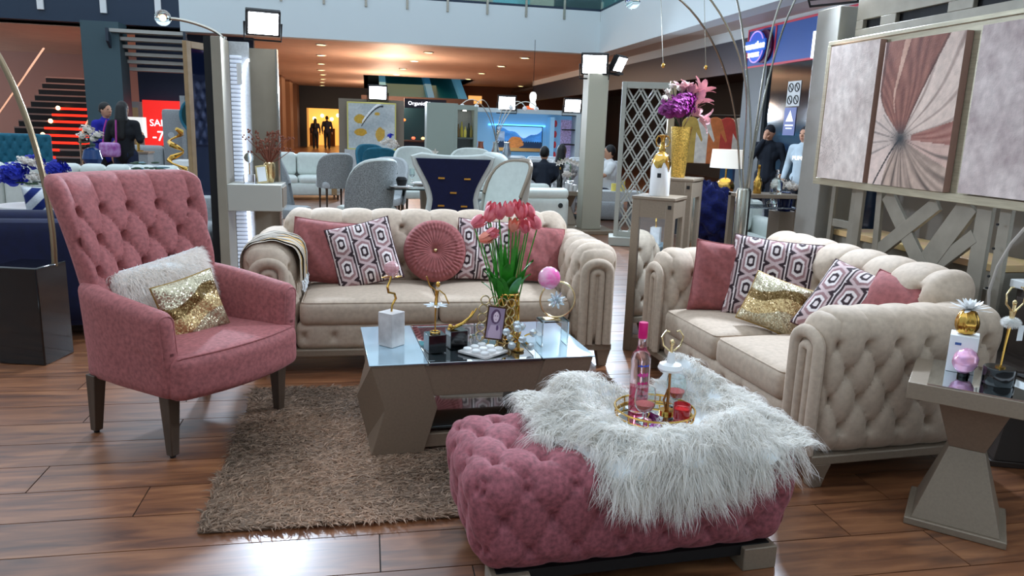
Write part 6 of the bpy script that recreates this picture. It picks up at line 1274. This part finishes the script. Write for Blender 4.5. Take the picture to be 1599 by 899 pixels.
t = thing('painting_stand', 'grey brown board and plinth holding the abstract painting', 'stand', (.13, 18.25, 0)); MB().bb(-.75, .75, 0, .06, 0, 2.05).build('board', M('grey_brown_board', (130, 118, 104), .6), t); MB().bb(-.62, .62, -.25, 0, 0, .90).build('plinth', m_lgrey, t)
t = thing('flower_vase', 'white and blue flowers in a slim blue vase before the abstract painting', 'vase', (.42, 14.6, 0)); MB().bb(-.2, .2, -.2, .2, 0, .84).build('stand', m_lgrey, t); MB().lathe([(0, .84), (.05, .84), (.02, .92), (.035, 1.05), (0, 1.05)], 14).build('vase_body', M('cobalt'), t)
for i, (x, z) in enumerate(((-.09, 1.15), (0, 1.2), (.09, 1.16), (.04, 1.1), (.12, 1.1))): bloom(t, (x, -.03, z), .075, m_wpet, 26, 130+i, 'flower')
bloom(t, (.02, .02, 1.28), .07, m_blue, 26, 140, 'blue_flower')
t = thing('pendant_light', 'white twisted paper pendant light above the television unit', 'pendant light', (4.0, 18.4, 2.0)); MB().lathe([(0, 0), (.07, .02), (.085, .08), (.06, .16), (.085, .24), (.085, .32), (.05, .38), (0, .39)], 20).build('paper_shade', M('pendant_glow', (250, 250, 245), emit=(245, 250, 245), es=1.5), t); MB().tube([(0, 0, .39), (0, 0, 1.6)], .006, 5).build('cord', m_blackm, t)
t = thing('arc_floor_lamp', 'distant chrome lamp with drooping arms before the television unit', 'floor lamp', (2.75, 16.2, 0)); MB().cyl((0, 0, 0), .2, .03, 20).build('base', m_chrome, t); MB().cyl((0, 0, .03), .03, 1.2, 10).build('column', m_chrome, t)
for s in (-.75, -.45, .3, .6, .85):
    P = smooth_path([(0, 0, 1.2), (s*.25, 0, 1.75), (s*.6, 0, 2.05), (s, 0, 1.98)], 14); MB().tube(P, .010, 6).build('arm', m_chrome, t); MB().sph((s, 0, 1.93), .05, 10, 7).build('globe', m_white, t)

# ------------------------------------------------ floodlights
def flood(label, loc, target, power, s=1., pole=None, spot=130, soft=.12):
    d = Vector(target)-Vector(loc); t = thing('floodlight', label, 'floodlight', loc, group='white floodlights', rot=d.to_track_quat('-Y', 'Z').to_euler())
    MB().bb(-.13*s, .13*s, 0, .05*s, -.10*s, .10*s).build('housing', m_blackm, t, bevel=.006)
    for i in range(5): MB().bb((-.10+.05*i-.006)*s, (-.10+.05*i+.006)*s, .05*s, .075*s, -.08*s, .08*s).build('cooling_fin', m_blackm, t)
    MB().bb(-.11*s, .11*s, -.006, 0, -.082*s, .082*s).build('lens', m_floodlens, t)
    MB().tube([(-.14*s, .02, 0), (-.14*s, .02, -.14*s), (.14*s, .02, -.14*s), (.14*s, .02, 0)], .008*s, 6).build('bracket', m_blackm, t)
    if power:
        q = Vector(loc)+d.normalized()*.05; lamp('SPOT', 'flood_beam', q, target, power, COOL, soft, spot, .5)
    return t
flood('floodlight on top of the taupe vanity unit', (-.82, 6.72, 2.27), (.1, 2.6, .2), 300, 1.05)
flood('floodlight on the grey pillar beside the canvases', (3.02, 4.82, 2.52), (.6, 3.4, .3), 420, 1.2)
flood('left floodlight of the pair on the light post', (3.22, 10.75, 2.44), (1.2, 5.0, .6), 500, 1.5); flood('right floodlight of the pair on the light post', (3.62, 10.8, 2.46), (6.5, 8.0, .5), 350, 1.2)
flood('floodlight above the abstract painting board', (.27, 18.1, 2.20), (.2, 10.0, .5), 500, 1.7)
flood('left floodlight on the television unit', (3.26, 17.85, 2.08), (2.2, 9.0, .3), 450, 1.7); flood('right floodlight on the television unit', (4.86, 17.85, 2.08), (5.0, 9.0, .3), 450, 1.7)
t = thing('light_bar', 'black stand bar carrying the right floodlight of the light post', 'bracket', (3.30, 10.9, 2.321)); MB().bb(-.2, .4, -.03, .03, 0, .03).build('bar', m_blackm, t)
lamp('AREA', 'passage_downlights', (1.5, 27, 3.5), (1.5, 27, 0), 260, (255, 214, 170), 9); lamp('AREA', 'passage_downlights', (-1, 40, 3.5), (-1, 40, 0), 260, (255, 205, 150), 9)
for yy in (25, 33, 41): lamp('POINT', 'ceiling_fill', (1.0, yy, 2.2), (0, 0, 0), 400, (255, 220, 192), .5)  # added fill lamps without a real source, they brighten the passage ceiling
lamp('AREA', 'stair_hall_light', (-8, 25, 3.5), (-8, 25, 0), 160, (255, 200, 180), 5); lamp('AREA', 'store_light', (9.5, 16, 3.2), (9.5, 16, 0), 160, (255, 235, 210), 4)

# ------------------------------------------------ people
def capsule(m, P, r):
    m.tube(P, r, 10); rr = np.broadcast_to(np.asarray(r, float), (len(P),)); m.sph(P[0], rr[0], 10, 7); m.sph(P[-1], rr[-1], 10, 7)
    for p, q in zip(P[1:-1], rr[1:-1]): m.sph(p, q, 10, 7)
def remesh(o, vox, it=4):
    b = o.modifiers.new('remesh', 'REMESH'); b.mode = 'VOXEL'; b.voxel_size = vox; b.use_smooth_shade = True
    s_ = o.modifiers.new('smooth', 'SMOOTH'); s_.iterations = it; s_.factor = .5
def hand(m, w_, d, up_):
    """five fingered relaxed hand at wrist w_, pointing along d, thumb towards up_"""
    w_, d, u_ = Vector(w_), Vector(d).normalized(), Vector(up_).normalized(); u_ = (u_-d*u_.dot(d)).normalized(); c_ = d.cross(u_)
    capsule(m, [tuple(w_), tuple(w_+d*.05), tuple(w_+d*.085)], [.024, .034, .032])
    for i, L_ in enumerate((.075, .085, .08, .062)):
        b0 = w_+d*.085+u_*(.027-.018*i); b1 = b0+d*L_*.5+c_*.006; b2 = b0+d*L_*.9+c_*.022; capsule(m, [tuple(b0), tuple(b1), tuple(b2)], [.0095, .009, .008])
    b0 = w_+d*.03+u_*.026; capsule(m, [tuple(b0), tuple(b0+d*.025+u_*.028), tuple(b0+d*.055+u_*.032)], [.012, .011, .009])
def person(label, loc, rz, top, bottom, arms, seated=False, hair='short', head=(0, 0, 0), s=1., lean=0., skin=None, hat=None, bare=False, topmat=None):
    t = thing('person', label, 'person', loc, rz); t.scale = (s, s, s); skin = skin or m_skin
    hz = .46 if seated else .92; sh = hz+.50; L = lean
    hips = [(sx*.09, 0, hz) for sx in (-1, 1)]
    if seated: legs = [[(sx*.09, 0, hz), (sx*.13, -.42, hz+.02), (sx*.13, -.44, .07)] for sx in (-1, 1)]
    else: legs = [[(sx*.09, 0, hz), (sx*.10, -.01, .49), (sx*.10, .02, .07)] for sx in (-1, 1)]
    nk = (0, -L, sh+.04); hc = np.array((head[0], -L*1.25-.02+head[1], sh+.19+head[2]))
    m = MB(); capsule(m, [(0, 0, hz), (0, -L*.4, hz+.2), (0, -L, sh-.06)], [.12, .11, .13]); capsule(m, [(-.16, -L, sh-.02), (.16, -L, sh-.02)], .055); capsule(m, [nk, tuple(hc-np.array((0, 0, .08)))], [.052, .048])
    m.sph(hc, .1, 16, 12, (.76, .93, 1.15)); m.sph(hc+np.array((0, -.02, -.055)), .07, 12, 9, (.85, .95, .85)); m.sph(hc+np.array((0, -.098, -.012)), .018, 8, 6, (.7, 1, 1.3))
    for sx in (-1, 1): m.sph(hc+np.array((sx*.078, .01, -.005)), .024, 8, 6, (.4, .8, 1.2))
    for q in legs: capsule(m, q, [.082, .055, .038]); capsule(m, [q[-1], (q[-1][0], q[-1][1]-.14, .04)], [.038, .032])
    for k, (e, w_, hd, up2) in enumerate(arms):
        sx = -1 if k == 0 else 1; s0 = (sx*.185, -L, sh-.02); capsule(m, [s0, e, w_], [.046, .038, .026]); hand(m, w_, hd, up2)
    b = m.build('body', skin, t); remesh(b, .0085, 3)
    m = MB()
    for q in legs: capsule(m, q, [.105, .078, .062])
    capsule(m, [(-.05, 0, hz), (.05, 0, hz)], .125); remesh(m.build('trousers', M('cloth_b_%d_%d_%d' % bottom, bottom, .85), t), .014)
    m = MB(); capsule(m, [(0, 0, hz-.02), (0, -L*.4, hz+.2), (0, -L, sh-.08)], [.145, .14, .155]); m.sph((-.07, 0, hz), .12, 10, 7); m.sph((.07, 0, hz), .12, 10, 7); capsule(m, [(-.15, -L, sh-.03), (.15, -L, sh-.03)], .075); capsule(m, [(-.07, -L*.8, sh-.16), (.07, -L*.8, sh-.16)], .13); capsule(m, [(0, -L, sh), (0, -L, sh+.045)], [.075, .066])
    for k, (e, w_, hd, up2) in enumerate(arms):
        sx = -1 if k == 0 else 1; s0 = np.array((sx*.185, -L, sh-.03)); e_, ww = np.array(e), np.array(w_)
        if bare: capsule(m, [tuple(s0), tuple(s0+(e_-s0)*.7)], [.07, .07])
        else: capsule(m, [tuple(s0), tuple(e_), tuple(e_+(ww-e_)*.92)], [.07, .056, .044])
    remesh(m.build('jacket' if not bare else 'shirt', topmat or M('cloth_t_%d_%d_%d' % top, top, .85, noise=.1, nscale=8), t), .014)
    for sx in (-1, 1):
        MB().sph(hc+np.array((sx*.034, -.083, .018)), .011, 8, 6, (1.3, .6, .7)).build('eye', M('eye_dark', (20, 16, 16), .2), t)
    MB().sph(hc+np.array((0, -.088, -.06)), .02, 8, 5, (1.1, .4, .3)).build('lips', M('lips', (150, 84, 78), .6), t)
    m = MB()
    if hat: m.sph(hc+np.array((0, .005, .035)), .108, 16, 10, (.80, .95, .92))
    else: m.sph(hc+np.array((0, .022, .03)), .108, 16, 10, (.80, .93, 1.02))
    if hair == 'long': capsule(m, [tuple(hc+np.array((0, .06, .02))), tuple(hc+np.array((0, .085, -.15))), tuple(hc+np.array((0, .12, -.40)))], [.085, .10, .085])
    if hair == 'tied': m.sph(hc+np.array((0, .11, .0)), .04, 10, 7)
    remesh(m.build('hat' if hat else 'hair', M('hat_navy', (22, 22, 30), .9) if hat else m_hair, t), .012)
    m = MB()
    for q in legs: capsule(m, [(q[-1][0], q[-1][1]+.04, .045), (q[-1][0], q[-1][1]-.15, .038)], [.045, .038])
    remesh(m.build('shoes', m_blackm, t), .012); return t
D0 = (0, -.3, -1)
REL = [((-.26, .02, 1.13), (-.25, -.10, .90), D0, (.3, -1, 0)), ((.26, .02, 1.13), (.25, -.10, .90), D0, (-.3, -1, 0))]
person('woman in a bright blue jacket with tied dark hair beside the staircase', (-4.10, 13.15, 0), R(60), (28, 30, 150), (20, 20, 26), [((-.26, -.10, 1.14), (-.05, -.22, 1.08), (1, -.3, 0), (0, 0, 1)), REL[1]], hair='tied', lean=.06, s=.97)
pw = person('woman with long black hair and dark coat carrying a purple shoulder bag', (-3.66, 12.7, 0), R(170), (16, 18, 24), (24, 34, 60), [((-.25, .02, 1.15), (-.2, -.18, 1.2), (.5, -1, .2), (0, 0, 1)), REL[1]], hair='long', s=.98)
t = thing('shoulder_bag', 'purple shoulder bag hanging on the back of the dark coated woman', 'bag', (-3.80, 12.44, .98), R(-10)); RB((.30, .13, .22), .05, .03).mb().build('bag_body', M('plum_bag', (122, 44, 120), .5, noise=.5, nscale=14, rgb2=(190, 150, 200)), t, loc=(0, 0, 0))
for sx in (-1, 1): MB().tube([(sx*.10, .0, .10), (sx*.09, .04, .30), (sx*.07, .10, .44)], .012, 6).build('strap', M('magenta_strap', (160, 40, 130), .5), t)
MAN = [((-.24, -.14, 1.20), (-.06, -.20, 1.50), (.15, .12, 1), (1, 0, 0)), ((.27, .0, 1.13), (.24, -.16, .95), D0, (-.3, -1, 0))]
person('man in navy jacket and dark cap holding a phone to his ear', (6.46, 11.45, 0), R(-35), (16, 24, 36), (22, 26, 36), MAN, hat=True, lean=.03, s=.98)
t = tag(MB().bb(-.012, .012, -.004, .004, -.06, .06).build('mobile_phone', m_black, bevel=.003, loc=(6.33, 11.35, 1.55), rz=R(-35)), 'black phone held at the ear of the man in cap', 'phone')
gm = person('man in a pale grey hooded sweatshirt half behind the grey pillar', (6.66, 10.75, 0), R(-60), (176, 190, 198), (30, 32, 40), REL, s=.97)
standing_text('chest_print', 'PUMA', .085, m_swhite, gm, (.02, -.165, 1.24))
t = thing('person', 'distant couple member in dark clothes, left one before the lit shop', 'person', (0, 0, 0)); bpy.data.objects.remove(t)
person('distant person in dark clothes, left of the pair before the lit shop', (-2.85, 45.2, 0), R(180), (24, 28, 44), (20, 22, 30), REL, hair='long', s=.97); person('distant person in dark clothes, right of the pair before the lit shop', (-2.2, 45.3, 0), R(180), (28, 30, 48), (20, 22, 30), REL, s=1.06)
SIT = [((-.24, -.12, .78), (-.12, -.34, .66), (.3, -1, 0), (1, 0, .3)), ((.24, -.12, .78), (.12, -.34, .66), (-.3, -1, 0), (-1, 0, .3))]
person('seated man in a black jacket facing away on the pale sofa', (2.90, 12.30, 0), R(165), (22, 30, 44), (26, 28, 36), SIT, seated=True, lean=.14, s=.96)
person('seated woman with long dark hair and black and white blouse', (3.42, 13.15, 0), R(150), (200, 200, 200), (30, 30, 36), SIT, seated=True, hair='long', s=.98, topmat=M('black_white_print', (226, 222, 214), .8, noise=1, nscale=16, rgb2=(20, 20, 24)))
person('seated man in a white short sleeved shirt beside the lattice screen', (4.14, 12.6, 0), R(-95), (228, 230, 230), (40, 44, 60), SIT, seated=True, bare=True, s=1.0)
for lb, p, rz in (('grey stool cube under the seated man in white shirt', (4.14, 12.6, 0), R(-95)), ('grey stool cube under the seated woman', (3.42, 13.15, 0), R(150)), ('grey stool cube under the seated man in black jacket', (2.90, 12.30, 0), R(165))):
    t = thing('pouf', lb, 'pouf', p, rz, 'grey seat cubes'); RB((.5, .46, .32), .05, .05).mb().build('cushion', m_lgrey, t, loc=(0, .02, .17)); MB().bb(-.22, .22, -.18, .22, 0, .03).build('base', m_blackm, t)
